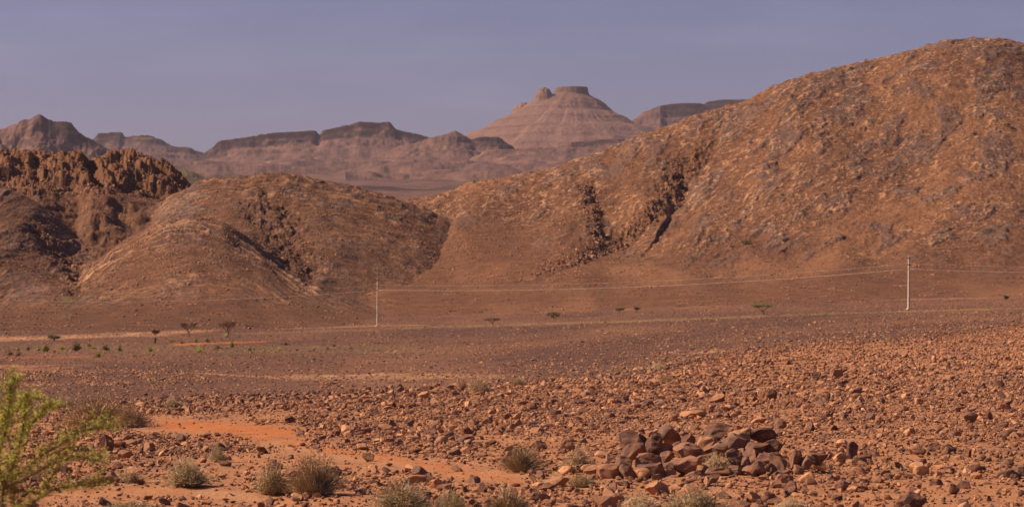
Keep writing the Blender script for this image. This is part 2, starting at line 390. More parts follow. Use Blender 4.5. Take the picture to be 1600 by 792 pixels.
def R_detail(x, Y, y, hgt):
    X = wx(x, Y); cy = curve(R_crest, x); yn = cy + (Yc_r - Y) / (Yc_r - Yt_r) * (490 - cy)
    dz = 3.5 * fbm(x / 170, (y * 1.2) / 150, 2, 51) * sstep(0, 60, y - curve(R_crest, x))
    # the ravine with its steep left wall
    mask_d = np.zeros(x.shape); wall = np.zeros(x.shape)
    for pts, D, wl_, wr, t0, t1 in (([(1150, 205), (1110, 238), (1078, 265), (1062, 298), (1020, 333), (975, 365), (950, 390), (905, 420), (850, 440), (770, 468)], 4.0, 22, 115, .12, .75),
                            ([(918, 270), (934, 305), (946, 340), (950, 392)], 3.2, 12, 60, .6, .85), ([(1082, 240), (1070, 272), (1050, 308)], 3.5, 12, 60, .6, 1.0),
                            ([(1290, 300), (1210, 345), (1120, 400), (1040, 440)], 2.0, 30, 60, .3, .7), ([(660, 325), (640, 365), (612, 405), (590, 440)], 3.0, 30, 40, .2, .8), ([(1480, 330), (1400, 390), (1330, 430)], 1.5, 40, 60, .3, .7)):
        d, sgn, al = polydist(pts, x, y)
        d = d + 7 * fbm(x / 14, y / 14, 3, 61)
        w = np.where(sgn < 0, wr, wl_)         # walking down-left, the upper-left bank is on the right hand (sgn>0)
        prof_ = np.exp(-(np.abs(d) / w) ** 1.6) * sstep(0, t0, al) * (sstep(1, t1, al) if t1 < 1 else 1)
        dz = dz - D * prof_ * sstep(3, 26, hgt)
        if D > 3.1:
            k = np.exp(-((d - 10) / 16) ** 2) * (sgn > 0) * sstep(0, .2, al) * sstep(1, .75, al); wall = np.maximum(wall, k)
    th = math.radians(27); wv = 14 * fbm(x / 110, yn / 110, 3, 71)
    up = sstep(230, 120, y) * sstep(1150, 1400, x)
    al_, ac = x * 1.1 + wv, yn - cy + .08 * x + wv
    low = sstep(445, 365, y + 40 * fbm(x / 120, y / 60, 3, 73) + 45 * sstep(1000, 760, x))
    P = fbm(al_ / 62, ac / 24, 5, 75) + 0.16 * sstep(330, 200, y) - 0.05
    soil = sstep(0.0, 0.3, fbm(x / 210, y / 90, 3, 77) + 0.35 * sstep(150, 20, np.abs(y - 215 - (1560 - x) * .05)) * sstep(1250, 1400, x))
    rock = .85 * sstep(0.0, 0.16, P - .10 * soil) * low
    st = 1 - np.abs(noise(al_ / 38, ac / 5.0, 79) + 0.45 * noise(al_ / 13, ac / 3.0, 80)) * 2.2
    dens = sstep(-0.22, 0.22, fbm(x / 130, y / 70, 3, 83) + 0.25 * sstep(380, 260, y))
    st2 = 1 - np.abs(noise(x / 46 + wv / 20, (yn + 12 * noise(x / 60, yn / 60, 85)) / 7, 84)) * 2.6
    brk = sstep(-.25, .15, noise(al_ / 26, ac / 9, 97) + .6 * noise(al_ / 9, ac / 4, 98))
    pale = brk * np.clip(np.maximum(sstep(.74, 1.0, st) * dens, sstep(.82, 1.0, st2) * sstep(.1, .4, fbm(x / 90, y / 60, 3, 86))), 0, 1) * (0.15 + .85 * low)
    ledge = sstep(-.2, .5, noise(al_ / 26, ac / 7, 87))
    lump = fbm(X / 4.5, Y / 7, 3, 89)
    dz = dz + (0.55 * rock + 0.35 * pale * low + 0.5 * ledge * low * (.4 + .6 * rock)) + lump * (0.12 + 0.28 * low + 1.1 * wall) + 0.5 * fbm(X / 14, Y / 20, 3, 90) * (1 + 1.5 * low)
    edge = sstep(.16, .02, (Yc_r - Y) / (Yc_r - Yt_r)); dz = dz + edge * (1.5 * np.maximum(fbm(X / 9, Y / 30, 3, 93), 0) + .8 * np.maximum(noise(X / 2.6, Y / 8, 94), 0))
    fine_ = 0.22 * fbm(X / 1.6, Y / 3.5, 2, 95); dz = dz + fine_ * (.6 + low + 3 * wall)
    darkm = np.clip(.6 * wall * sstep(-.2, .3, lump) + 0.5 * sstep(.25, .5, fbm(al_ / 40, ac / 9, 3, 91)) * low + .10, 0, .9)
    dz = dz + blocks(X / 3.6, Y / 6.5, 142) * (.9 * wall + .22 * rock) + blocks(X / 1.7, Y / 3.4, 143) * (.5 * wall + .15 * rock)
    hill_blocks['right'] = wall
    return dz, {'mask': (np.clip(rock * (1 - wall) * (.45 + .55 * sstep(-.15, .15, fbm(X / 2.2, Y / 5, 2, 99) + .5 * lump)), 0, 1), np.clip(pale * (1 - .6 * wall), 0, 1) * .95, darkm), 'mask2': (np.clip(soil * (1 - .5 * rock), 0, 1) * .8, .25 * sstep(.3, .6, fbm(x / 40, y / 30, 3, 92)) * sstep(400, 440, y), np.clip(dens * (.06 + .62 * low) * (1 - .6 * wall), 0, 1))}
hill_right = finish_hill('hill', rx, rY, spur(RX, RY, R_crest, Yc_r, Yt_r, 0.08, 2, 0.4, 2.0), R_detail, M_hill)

# --- the folded hills on the left
A_c = [(-300, 560), (20, 530), (80, 490), (120, 452), (160, 412), (200, 377), (250, 352), (300, 341), (340, 345), (380, 366), (420, 400), (470, 440), (520, 478), (600, 520), (900, 560)]
B_c = [(-300, 420), (150, 400), (220, 345), (280, 297), (320, 287), (350, 282), (400, 279), (440, 279), (480, 283), (520, 291), (570, 301), (620, 314), (660, 327), (720, 350), (800, 388), (900, 440)]
C_c = [(-500, 300), (-200, 290), (-40, 290), (0, 295), (50, 316), (100, 352), (150, 388), (200, 422), (270, 475), (900, 600)]
D_c = [(-500, 225), (-200, 230), (-40, 232), (0, 236), (60, 237), (100, 240), (125, 238), (140, 247), (150, 248), (170, 240), (190, 236), (215, 238), (245, 246), (265, 256), (282, 272), (300, 290), (330, 318), (400, 380), (500, 450), (900, 560)]
lx = cols(-80, 730, 520, 420); lY = np.concatenate([np.linspace(740, 1330, 380, endpoint=False), np.linspace(1330, 1500, 20)])
LX, LY = np.broadcast_to(lx[None, :], (400, len(lx))), np.broadcast_to(lY[:, None], (400, len(lx)))
A_z, B_z = spur(LX, LY, A_c, 1060, 770, 0.16, 4, 0.22, 2.0, 310, .9), spur(LX, LY, B_c, 1215, curve([(-600, 800), (480, 810), (600, 850), (680, 900), (760, 980), (1200, 1100)], LX), 0.10, 4, 0.4, 2.1, 430, .10)
C_z = spur(LX, LY, C_c, 1170, 780, 0.16, 4, 0.3, 1.9)
def crag(x, Y):
    """cliff band on the left skyline: buttresses over a scree slope"""
    zc = wz(curve(D_c, x), 1290.0)
    d = (1290 - Y) + 20 * fbm(wx(x, Y) / 13, Y / 16, 5, 101) + 24 * sstep(14, 0, np.abs(x - 142 - (1290 - Y) * .25)) * sstep(75, 35, 1290 - Y) + 12 * sstep(10, 0, np.abs(x - 55 - (1290 - Y) * .1)) * sstep(75, 35, 1290 - Y)
    cl = curve([(-500, 16), (0, 15), (60, 13), (120, 17), (145, 10), (200, 18), (260, 17), (300, 8), (400, 2)], x)
    front = cl * (.45 * sstep(0, 16, d) + .55 * sstep(22, 46, d)) + 0.10 * np.maximum(d - 4, 0) + 0.20 * np.maximum(d - 95, 0)
    return np.where(Y < 1318, zc - front, zc - 0.5 * (Y - 1318))
D_z = crag(LX, LY)
L_base = smax(smax(smax(A_z, B_z, 12), C_z, 12), D_z, 4.0)
def L_detail(x, Y, y, hgt):
    X = wx(x, Y)
    stack = np.stack([A_z, B_z, C_z, D_z]); who = np.argmax(stack, 0)
    sA = np.clip((1060 - Y) / 290, 0, 1.2); xA = 310 + (x - 310) / (1 + .8 * sA); depA = (wz(curve(A_c, xA), 1060.) - A_z) * F / 1060
    dep = np.choose(who, [depA, y - curve(B_c, x), (y - curve(C_c, x)) * .7 + x * .5, y + 0 * x])
    cr = (who == 3) * sstep(312, 296, y)
    wv = 6 * fbm(x / 70, y / 50, 3, 111); ac = dep + wv
    crk = np.where(who == 3, x * .9 + y * .5, ac); al_ = np.where(who == 3, y, x)
    P = fbm(al_ / 80, crk / 16, 4, 113)
    zoneA = np.clip(np.exp(-((dep - 30) / 24) ** 2) + .6 * np.exp(-((dep - 95) / 20) ** 2), 0, 1)
    zone = np.choose(who, [zoneA, .55 + .45 * sstep(90, 20, dep), .7 + 0 * x, .3 + 0 * x])
    zone = zone * sstep(492, 470, y) * (.5 + .5 * sstep(-.2, .2, fbm(x / 90, y / 60, 3, 114) + .12))
    rock = sstep(-.02, .2, P) * zone * (1 - cr)
    st = 1 - np.abs(noise(al_ / 130, crk / 6.5, 115) + .3 * noise(al_ / 22, crk / 4, 116)) * 2.4
    pale = sstep(.58, .92, st) * zone * (1 - cr)
    lump = fbm(X / 4, Y / 6.5, 3, 117)
    ledge = sstep(-.1, .4, noise(al_ / 40, crk / 8, 118)) * zone
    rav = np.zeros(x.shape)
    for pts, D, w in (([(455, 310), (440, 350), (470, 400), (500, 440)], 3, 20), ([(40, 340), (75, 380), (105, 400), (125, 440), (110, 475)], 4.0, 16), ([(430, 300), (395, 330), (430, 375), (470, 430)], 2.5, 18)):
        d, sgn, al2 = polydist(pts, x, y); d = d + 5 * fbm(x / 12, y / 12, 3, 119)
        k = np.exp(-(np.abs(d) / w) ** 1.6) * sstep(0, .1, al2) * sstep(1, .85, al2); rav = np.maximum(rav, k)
        if D: lump = lump + 0 * d
    dz = -2.0 * rav + 3.2 * fbm(X / 42, Y / 70, 4, 120) * (1 - cr) + .55 * rock + .4 * pale + .6 * ledge * (1 - cr) + lump * (.15 + .35 * rock + 1.3 * rav + .6 * cr) + blocks(X / 4.2, Y / 7, 140) * (1.5 * cr + .9 * rav + .25 * rock) + blocks(X / 1.9, Y / 3.6, 141) * (.7 * cr + .5 * rav + .15 * rock) - cr * (1.6 * np.abs(noise((X + .4 * Y) / 5, Y / 16, 127)) + 1.4 * np.abs(noise((X + .6 * Y) / 2.2, Y / 8, 128))) + .2 * fbm(X / 1.4, Y / 3.2, 2, 121) * (.7 + 2 * rav + 2 * cr)
    ed = (who == 1) * sstep(22, 2, dep); dz = dz + ed * (1.3 * np.maximum(fbm(X / 8, Y / 24, 3, 129), 0) + .7 * np.maximum(noise(X / 2.4, Y / 8, 130), 0))
    bflank = (who == 1) * sstep(330, 430, x) * sstep(.0, .3, fbm(x / 60, y / 40, 3, 125) + .15)
    darkm = np.clip(.75 * rav * sstep(-.2, .3, lump + .2) + .1 * bflank * sstep(360, 300, y) + .4 * sstep(.2, .5, fbm(al_ / 40, crk / 8, 3, 123)) * zone + .30 - .10 * cr - .10 * sstep(520, 620, x), 0, .9)  # gully and flank terms put fold shading into the colour, over dark rock
    soil = sstep(.05, .4, fbm(x / 100, y / 70, 3, 124)) * .5
    grass = .5 * sstep(.1, .5, fbm(x / 30, y / 14, 3, 126)) * np.exp(-((x - 115 + (y - 470) * .6) / 30) ** 2) * sstep(440, 460, y)
    hill_blocks['left'] = np.clip(cr + .4 * rav, 0, 1)
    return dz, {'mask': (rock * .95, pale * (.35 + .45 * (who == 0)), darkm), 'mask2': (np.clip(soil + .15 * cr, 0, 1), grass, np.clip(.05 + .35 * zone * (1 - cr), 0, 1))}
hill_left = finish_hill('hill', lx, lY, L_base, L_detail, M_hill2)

# ------------------------------------------------------------------ far country
fx_ = cols(-60, 1660, 300, 700)
fY = np.geomspace(1460, 17000, 170)
FX, FY = np.broadcast_to(fx_[None, :], (170, len(fx_))), np.broadcast_to(fY[:, None], (170, len(fx_)))
farrow = [(1460, 462), (2000, 372), (2500, 340), (3500, 317), (5000, 298), (6500, 286), (8000, 276), (9500, 268), (11000, 262), (13000, 262), (17000, 270)]
def far_base(x, Y): return wz(curve(farrow, Y), Y) + Y / 5000 * 14 * fbm(x / 200, np.log(Y) * 7, 4, 131)
far_z = far_base(FX, FY); fX = wx(FX, FY)
far_z = far_z + 26 * fbm(fX / 420, FY / 600, 5, 133) * sstep(1600, 3000, FY)
Grid(fx_, fY, far_z).build('plain', M_far, {'mask': (.8 * sstep(-.1, .3, fbm(fX / 400, FY / 700, 5, 135)), .35 * sstep(.05, .35, fbm(fX / 350, FY / 1500, 4, 137)), 0 * far_z)})

def terrace(z, h, seed, x, k=0.6):
    t = z / h + 0.25 * noise(x / 90, z / (h * 4), seed); fr = t - np.floor(t)
    return z + k * h * (sstep(0.15, 0.95, fr) - fr)

def far_ridge(name, lo, hi, pts, Yc, depth, cliff=None, slope=0.45, shear=0.0, nz=1.0, olive=0.0, seed=150, back=600, step=None, nx=None):
    xs = np.linspace(lo, hi, nx or int((hi - lo) * .8)); n = 150
    d = np.concatenate([np.linspace(depth, 160, 80, endpoint=False), np.linspace(160, 0, 70, endpoint=False), np.linspace(0, -back, 16)]); Ys = Yc - d
    x, Y = np.broadcast_to(xs[None, :], (len(Ys), len(xs))), np.broadcast_to(Ys[:, None], (len(Ys), len(xs)))
    dd = Yc - Y; X = wx(x, Y); u = Yc / F                      # metres per pixel at the crest
    xm = .5 * (lo + hi); xe = xm + (x - xm) / (1 + np.maximum(dd, 0) / 1100) + shear * np.maximum(dd, 0) / u
    soft = sum(curve(pts, xe + q) for q in (-75, -50, -25, 0, 25, 50, 75)) / 7; blend = sstep(8, 85, np.maximum(dd, 0))
    zc = wz(curve(pts, xe) + .9 * np.abs(noise(x / 3.5, Y / 60, seed + 12)), Yc) if cliff is not None else wz(curve(pts, xe + 1.2 * noise(x / 6, Y / 80, seed + 9) + .8 * noise(x / 2.5, Y / 40, seed + 10)), Yc)
    zc = zc + (wz(soft, Yc) - zc) * blend
    f = np.maximum(dd, 0)
    f = f + nz * (30 * fbm(X / 75, Y / 110, 5, seed) + 22 * fbm(X / 300, Y / 300, 2, seed + 2)) * sstep(0, 60, f)
    f = np.maximum(f, 0)
    if cliff is not None:
        c = curve(cliff, x) * u * .82
        drop = c * (.6 * sstep(4, 14, f) + .4 * sstep(14, 34, f)) + slope * 260 * (1 - np.exp(-np.maximum(f - 8, 0) / 260)) + .052 * f
    else: drop = slope * 300 * (1 - np.exp(-(np.sqrt(f * f + 900) - 30) / 300)) + .06 * f
    z = zc - drop - 0.55 * np.maximum(-dd - 120, 0) * (dd < 0)
    z = z + nz * (9 * fbm(X / 110, Y / 160, 5, seed + 5) + 44 * fbm(X / 380, Y / 480, 4, seed + 4) * sstep(80, 600, f)) * sstep(0, 60, f) + nz * 2.5 * fbm(X / 18, Y / 26, 3, seed + 6)
    z = z - 160 * sstep(.72 * depth, depth, dd)
    if step: z = terrace(z, step, seed + 7, x, .45)
    z = np.maximum(z, far_base(x, Y) - 60)
    ck = 0 * z if cliff is None else (curve(cliff, x) > 4) * sstep(50, 24, f) * sstep(0, 8, f)  # cliff faces get their shade as a darker colour
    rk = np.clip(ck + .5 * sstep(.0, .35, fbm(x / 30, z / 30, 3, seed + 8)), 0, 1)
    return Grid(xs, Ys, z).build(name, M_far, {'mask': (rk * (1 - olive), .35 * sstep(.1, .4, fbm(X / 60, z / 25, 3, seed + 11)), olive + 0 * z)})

far_ridge('mountain', -420, 420, [(-420, 262), (-200, 236), (-60, 214), (0, 203), (30, 191), (50, 185), (62, 179), (74, 185), (85, 190), (105, 190), (113, 194), (122, 205), (150, 222), (170, 233), (200, 243), (240, 260), (280, 277), (320, 292), (420, 320)],
          6500, 1100, [(-420, 3), (0, 2), (60, 2), (78, 8), (110, 11), (125, 8), (200, 2), (420, 2)], .52, .42, 2.4, 0, 160, 500, None)
far_ridge('slope', 90, 470, [(90, 275), (130, 255), (165, 243), (200, 246), (240, 250), (270, 258), (300, 268), (330, 281), (370, 294), (420, 312), (470, 330)],
          4300, 700, None, .40, .10, .5, .9, 170, 300)
far_ridge('mountain', 110, 420, [(110, 245), (135, 226), (150, 213), (156, 208), (168, 208), (174, 206), (188, 206), (196, 213), (208, 212), (230, 211), (243, 214), (265, 225), (278, 229), (292, 229), (305, 235), (322, 239), (345, 252), (420, 290)],
          11200, 2000, [(110, 2), (150, 10), (190, 12), (200, 4), (245, 5), (420, 2)], .42, .05, 1, 0, 180, 500, 30)
far_ridge('mesa', 270, 800, [(270, 275), (300, 254), (322, 238), (332, 230), (348, 219), (365, 216), (385, 213), (420, 209), (445, 207), (470, 205), (488, 203), (493, 205), (499, 210), (506, 203), (525, 198), (545, 195), (562, 191), (590, 192), (606, 191), (613, 195), (622, 203), (642, 208), (665, 212), (690, 224), (720, 236), (800, 262)],
          9700, 3500, [(270, 11), (340, 15), (420, 17), (606, 18), (650, 13), (800, 9)], .36, .03, 1.2, 0, 190, 500, 34)
far_ridge('mountain', 540, 880, [(540, 272), (590, 240), (640, 224), (680, 214), (700, 207), (712, 204), (722, 209), (736, 217), (760, 214), (776, 215), (795, 225), (815, 240), (840, 252), (880, 270)],
          8700, 2600, [(540, 1), (700, 2), (730, 3), (745, 8), (780, 9), (800, 6), (880, 2)], .36, .06, 1.3, 0, 210, 400, 28)
far_ridge('mountain', 640, 1080, [(640, 330), (690, 288), (730, 252), (770, 233), (820, 231), (870, 228), (900, 222), (940, 217), (1000, 216), (1080, 230)],
          8200, 2400, [(640, 1), (880, 2), (900, 5), (960, 5), (1000, 2), (1080, 1)], .26, .05, 1.0, 0, 215, 500, 24)
far_ridge('mesa', 960, 1260, [(960, 215), (985, 192), (1002, 178), (1020, 169), (1048, 163), (1075, 160), (1094, 161), (1104, 167), (1110, 176), (1125, 190), (1160, 210), (1260, 250)],
          11200, 2000, [(960, 2), (1030, 3), (1042, 14), (1075, 18), (1104, 18), (1115, 10), (1260, 2)], .40, .03, 1.1, 0, 220, 500, 34)
far_ridge('mesa', 1040, 1420, [(1040, 200), (1090, 172), (1101, 161), (1110, 158), (1135, 156), (1180, 156), (1215, 158), (1260, 165), (1420, 200)],
          12600, 1200, [(1040, 2), (1098, 6), (1110, 9), (1180, 9), (1420, 6)], .40, 0, 1.0, 0, 230, 500, 30)

def butte():
    Yc, cx = 10600.0, 893.0; u = Yc / F
    xs = np.linspace(660, 1090, 420); Ys = Yc + np.concatenate([np.linspace(-900, 120, 300, endpoint=False), np.linspace(120, 700, 30)])
    x, Y = np.broadcast_to(xs[None, :], (len(Ys), len(xs))), np.broadcast_to(Ys[:, None], (len(Ys), len(xs)))
    X, X0 = wx(x, Y), wx(cx, Yc); dx, dy = X - X0, (Y - Yc) * 1.0
    ang = np.arctan2(dy, dx); r = np.hypot(dx, dy)
    cosw = 0.5 + 0.5 * np.cos(ang)
    rr = r / u * (1 + .05 * fbm(X / 30, Y / 30, 3, 250) * sstep(48, 26, r / u) + .05 * noise(ang * 3, 0 * ang, 240) + .010 * noise(ang * 9, r / 300, 241)) + 1.2 * fbm(X / 50, Y / 50, 3, 242) * sstep(30, 50, r / u)
    right = [(0, 137), (23, 137), (25.5, 138.5), (27.5, 146), (34, 150), (52, 163), (72, 177), (92, 188), (110, 196), (160, 214), (240, 250), (400, 310)]
    left = [(0, 137), (21, 137), (24, 139), (27, 145), (36, 147), (46, 151), (55, 156), (70, 164), (95, 179), (133, 197), (160, 210), (220, 240), (400, 310)]
    row = curve(right, rr) * cosw + curve(left, rr) * (1 - cosw)
    g = noise(ang * 12, 0 * ang, 243); row = row + .8 * sstep(.1, .6, g) * sstep(60, 90, rr) * sstep(150, 100, rr)      # rills fanning out of the waist
    z = wz(row, Yc)
    z = terrace(z, 58, 244, x, .38); z = terrace(z, 19, 245, x, .22)
    z = z + 2.5 * fbm(X / 40, Y / 40, 4, 249) * sstep(24, 40, rr); kx, ky = wx(850, Yc), Yc - 60
    k = np.hypot((X - kx) / (9 * u), (Y - ky) / (11 * u)); z = np.maximum(z, wz(139.5 + 4 * k ** 2.6 + 3 * noise(X / 12, Y / 12, 246), Yc))
    k2 = np.hypot((X - wx(814, Yc)) / (13 * u), (Y - Yc - 30) / (12 * u)); z = np.maximum(z, wz(162 + 5 * k2 ** 3 - (x - 814) * .35 + 2 * noise(X / 14, Y / 14, 247), Yc))
    z = z + 1.6 * fbm(X / 16, Y / 22, 3, 248); z = np.maximum(z, far_base(x, Y) - 60)
    rk = np.clip(1.0 * sstep(31, 26, rr) * sstep(20, 24, rr) + .5 * sstep(.55, .9, (z / 40 + .25 * noise(x / 90, z / 160, 244)) % 1), 0, 1)
    Grid(xs, Ys, z).build('butte', M_far, {'mask': (rk, .30 + .2 * sstep(.0, .4, g) * sstep(60, 100, rr), 0 * z)})
butte()

me = bpy.data.meshes.new('desert'); n_ = 48
me.from_pydata([(0, 7900, -30)] + [(9500 * math.cos(2 * math.pi * i / n_), 7900 + 9500 * math.sin(2 * math.pi * i / n_), -30) for i in range(n_)], [], [(0, 1 + i, 1 + (i + 1) % n_) for i in range(n_)])
tag(new_obj('desert', me, mat_plain('desert floor', (0.30, 0.15, 0.08), .3, .002)), kind='structure')

# ------------------------------------------------------------------ stones
def rock_mesh(name, seed, sub=2, planes=9, dims=(1, .8, .6), rough=0.05):
    import bmesh
    r = np.random.default_rng(seed); bm = bmesh.new(); bmesh.ops.create_icosphere(bm, subdivisions=sub, radius=1)
    co = np.array([v.co[:] for v in bm.verts])
    for _ in range(planes):
        n = r.normal(size=3); n /= np.linalg.norm(n); d = r.uniform(.42, .78)
        co -= np.maximum(co @ n - d, 0)[:, None] * n
    if rough: co += rough * np.stack([noise(co[:, 0] * 2 + 9 * k, co[:, 1] * 2 + co[:, 2] * 1.7, seed % 97 + k) for k in range(3)], 1)
    co = co / np.abs(co).max(0) * np.array(dims) * .5
    if sub <= 1:
        bm2 = bmesh.new()
        for c in co: bm2.verts.new(c)
        bmesh.ops.convex_hull(bm2, input=bm2.verts); loose = [v for v in bm2.verts if not v.link_faces]
        bmesh.ops.delete(bm2, geom=loose, context='VERTS'); me = bpy.data.meshes.new(name); bm2.to_mesh(me); bm2.free(); bm.free()
    else:
        for v, c in zip(bm.verts, co): v.co = c
        me = bpy.data.meshes.new(name); bm.to_mesh(me); bm.free()
    me.materials.append(M_stone); return me

def hull_mesh(name, seed, n=15, dims=(1, .85, .6)):
    import bmesh
    r = np.random.default_rng(seed); bm = bmesh.new()
    p = r.normal(size=(n, 3)); p /= np.linalg.norm(p, axis=1)[:, None]; p *= r.uniform(.75, 1, (n, 1))
    p = p / np.abs(p).max(0) * np.array(dims) * .5
    for c in p: bm.verts.new(c)
    bmesh.ops.convex_hull(bm, input=bm.verts); bmesh.ops.delete(bm, geom=[v for v in bm.verts if not v.link_faces], context='VERTS')
    me = bpy.data.meshes.new(name); bm.to_mesh(me); bm.free(); me.materials.append(M_stone); return me

small = [hull_mesh('small_stone', 300 + i, 12 + i % 5, (1, random.uniform(.6, .95), random.uniform(.4, .75))) for i in range(10)]
big = [rock_mesh('stone', 400 + i, 3, 8 + i % 4, (1, random.uniform(.6, .9), random.uniform(.5, .8)), .07) for i in range(12)]

def cluster_mesh(seed, n=9, R_=3.2):
    r = np.random.default_rng(seed); V, Fc = [], []
    for k in range(n):
        m = small[r.integers(len(small))]; s_ = float(np.clip(r.lognormal(-.55, .45), .25, 1.8)); a = r.uniform(0, 6.28)
        rad = R_ * math.sqrt(r.uniform()); t = r.uniform(0, 6.28); ox, oy = rad * math.cos(t), rad * math.sin(t); b = len(V)
        for v in m.vertices:
            x, y, z = v.co; V.append((ox + s_ * (x * math.cos(a) - y * math.sin(a)), oy + s_ * (x * math.sin(a) + y * math.cos(a)), s_ * (z + .12)))
        Fc += [tuple(b + i for i in p.vertices) for p in m.polygons]
    me = bpy.data.meshes.new('rubble_cluster'); me.from_pydata(V, [], Fc); me.materials.append(M_stone); return me
clusters = [cluster_mesh(500 + i) for i in range(12)]

def scatter(name, meshes, loc, rot, scl, tintv, label, cat):
    """many loose stones: one object, each stone an instance on its own point"""
    n = len(loc); me = bpy.data.meshes.new(name); me.vertices.add(n); me.vertices.foreach_set('co', np.asarray(loc, np.float32).ravel())
    for nm, typ, key, arr in (('rot', 'FLOAT_VECTOR', 'vector', rot), ('scl', 'FLOAT_VECTOR', 'vector', scl), ('tint', 'FLOAT', 'value', tintv)):
        a = me.attributes.new(nm, typ, 'POINT'); a.data.foreach_set(key, np.asarray(arr, np.float32).ravel())
    a = me.attributes.new('pick', 'INT', 'POINT'); a.data.foreach_set('value', rng.integers(0, len(meshes), n).astype(np.int32))
    o = new_obj(name, me, M_stone)
    g = bpy.data.node_groups.new(name, 'GeometryNodeTree'); g.interface.new_socket('Geometry', in_out='INPUT', socket_type='NodeSocketGeometry'); g.interface.new_socket('Geometry', in_out='OUTPUT', socket_type='NodeSocketGeometry')
    N, L = g.nodes, g.links; gi, go = N.new('NodeGroupInput'), N.new('NodeGroupOutput')
    jn = N.new('GeometryNodeJoinGeometry')
    for m in meshes:
        src = bpy.data.objects.new(m.name, m); oi = N.new('GeometryNodeObjectInfo'); oi.inputs['Object'].default_value = src; oi.inputs['As Instance'].default_value = False
        ti = N.new('GeometryNodeGeometryToInstance'); L.new(oi.outputs['Geometry'], ti.inputs[0]); L.new(ti.outputs[0], jn.inputs[0])
    ip = N.new('GeometryNodeInstanceOnPoints'); ip.inputs['Pick Instance'].default_value = True
    def at(nm, typ):
        q = N.new('GeometryNodeInputNamedAttribute'); q.data_type = typ; q.inputs['Name'].default_value = nm; return q.outputs['Attribute']
    er = N.new('FunctionNodeEulerToRotation'); L.new(at('rot', 'FLOAT_VECTOR'), er.inputs[0])
    L.new(gi.outputs[0], ip.inputs['Points']); L.new(jn.outputs[0], ip.inputs['Instance']); L.new(at('pick', 'INT'), ip.inputs['Instance Index'])
    L.new(er.outputs[0], ip.inputs['Rotation']); L.new(at('scl', 'FLOAT_VECTOR'), ip.inputs['Scale']); L.new(ip.outputs[0], go.inputs[0])
    md = o.modifiers.new('scatter', 'NODES'); md.node_group = g
    return tag(o, label, cat, kind='stuff')

def in_pile(X, Y): return ((X - PX) / 2.0) ** 2 + ((Y - PY) / 1.3) ** 2 < 1

def crest_at(x): return np.interp(x, [0, 400, 800, 1200, 1600], [118, 130, 150, 245, 335])

def terrace_stones(n, lo, hi, med, sig, wfun, smin, smax_):
    """stones over the terrace, thinned by wfun(x, row, distance)"""
    Y = np.sqrt(rng.uniform(lo * lo, hi * hi, n)); x = rng.uniform(-150, 1750, n)
    Z = ground_grid.at(x, Y); keep = rng.uniform(size=n) < wfun(x, prow(Z, Y), Y); x, Y, Z = x[keep], Y[keep], Z[keep]
    s_ = np.clip(rng.lognormal(math.log(med), sig, len(x)), smin, smax_)
    return x, Y, Z, s_

def w_near(x, y, Y):
    X = wx(x, Y); c = crest_at(x); w = np.clip(.62 + 1.1 * fbm(X / 3.5, Y / 8, 3, 601), .22, 1)
    w = np.maximum(w, .95 * sstep(.80, .93, Y / c)) * (Y < c * 1.10)
    d, _, _ = polydist([(240, 664), (330, 668), (430, 676)], x, y, 2.2); w = w * (.03 + .97 * sstep(18, 60, d + 14 * noise(x / 30, y / 9, 605)))
    d, _, _ = polydist([(420, 692), (520, 713), (620, 723), (720, 738), (800, 752)], x, y, 2); w = w * (.10 + .90 * sstep(8, 46, d + 12 * noise(x / 30, y / 9, 606)))
    d, _, _ = polydist([(60, 778), (180, 769), (290, 766), (420, 780)], x, y, 2); return w * (.15 + .85 * sstep(8, 34, d))
sx, sY, sZ, ss = [], [], [], []
for args in ((250000, 33, 130, .05, .5, w_near, .03, .3), (27000, 33, 160, .115, .55, w_near, .06, .42), (140000, 90, 345, .15, .42, lambda x, y, Y: w_near(x, y, Y) * (Y > 100), .08, .55),
             (9000, 95, 345, .36, .3, lambda x, y, Y: sstep(.82, .95, Y / crest_at(x)) * (Y < crest_at(x) * 1.05) * .5, .2, .6)):
    a, b, c, d = terrace_stones(*args); sx.append(a); sY.append(b); sZ.append(c); ss.append(d)
sx, sY, sZ, ss = map(np.concatenate, (sx, sY, sZ, ss)); sX = wx(sx, sY)
k = ~in_pile(sX, sY) | (ss < .14); sx, sY, sZ, ss, sX = sx[k], sY[k], sZ[k], ss[k], sX[k]
n = len(sx); aspect = np.stack([rng.uniform(.8, 1.3, n), rng.uniform(.7, 1.1, n), rng.uniform(.7, 1.25, n)], 1)
tn = np.clip(rng.beta(1.3, 1.5, n) * (1 - .35 * sstep(.85, 1.0, sY / crest_at(sx))), 0, 1)
rt = np.stack([rng.normal(0, .25, n), rng.normal(0, .25, n), rng.uniform(0, 6.28, n)], 1)
loc = np.stack([sX, sY, sZ + ss * .22], 1)
size_px = ss * F / sY; inview = (sx > 0) & (sx < 1600) & (prow(sZ, sY) < 792); order = np.argsort(-(size_px * inview))
hero, rest = order[:230], order[230:]
scatter('stones', small, loc[rest], rt[rest], aspect[rest] * ss[rest, None], tn[rest], 'loose brown and orange stones strewn over the foreground terrace', 'stones')
for i in hero:
    o = bpy.data.objects.new('stone', big[int(rng.integers(len(big)))]); C.objects.link(o)
    o.location = (sX[i], sY[i], sZ[i] + ss[i] * .18); o.rotation_euler = rt[i]; o.scale = aspect[i] * ss[i] * 1.05; o['tint'] = float(tn[i])
    tag(o, 'loose brown stone lying among many others on the foreground terrace', 'stone', 'larger stones strewn over the terrace')

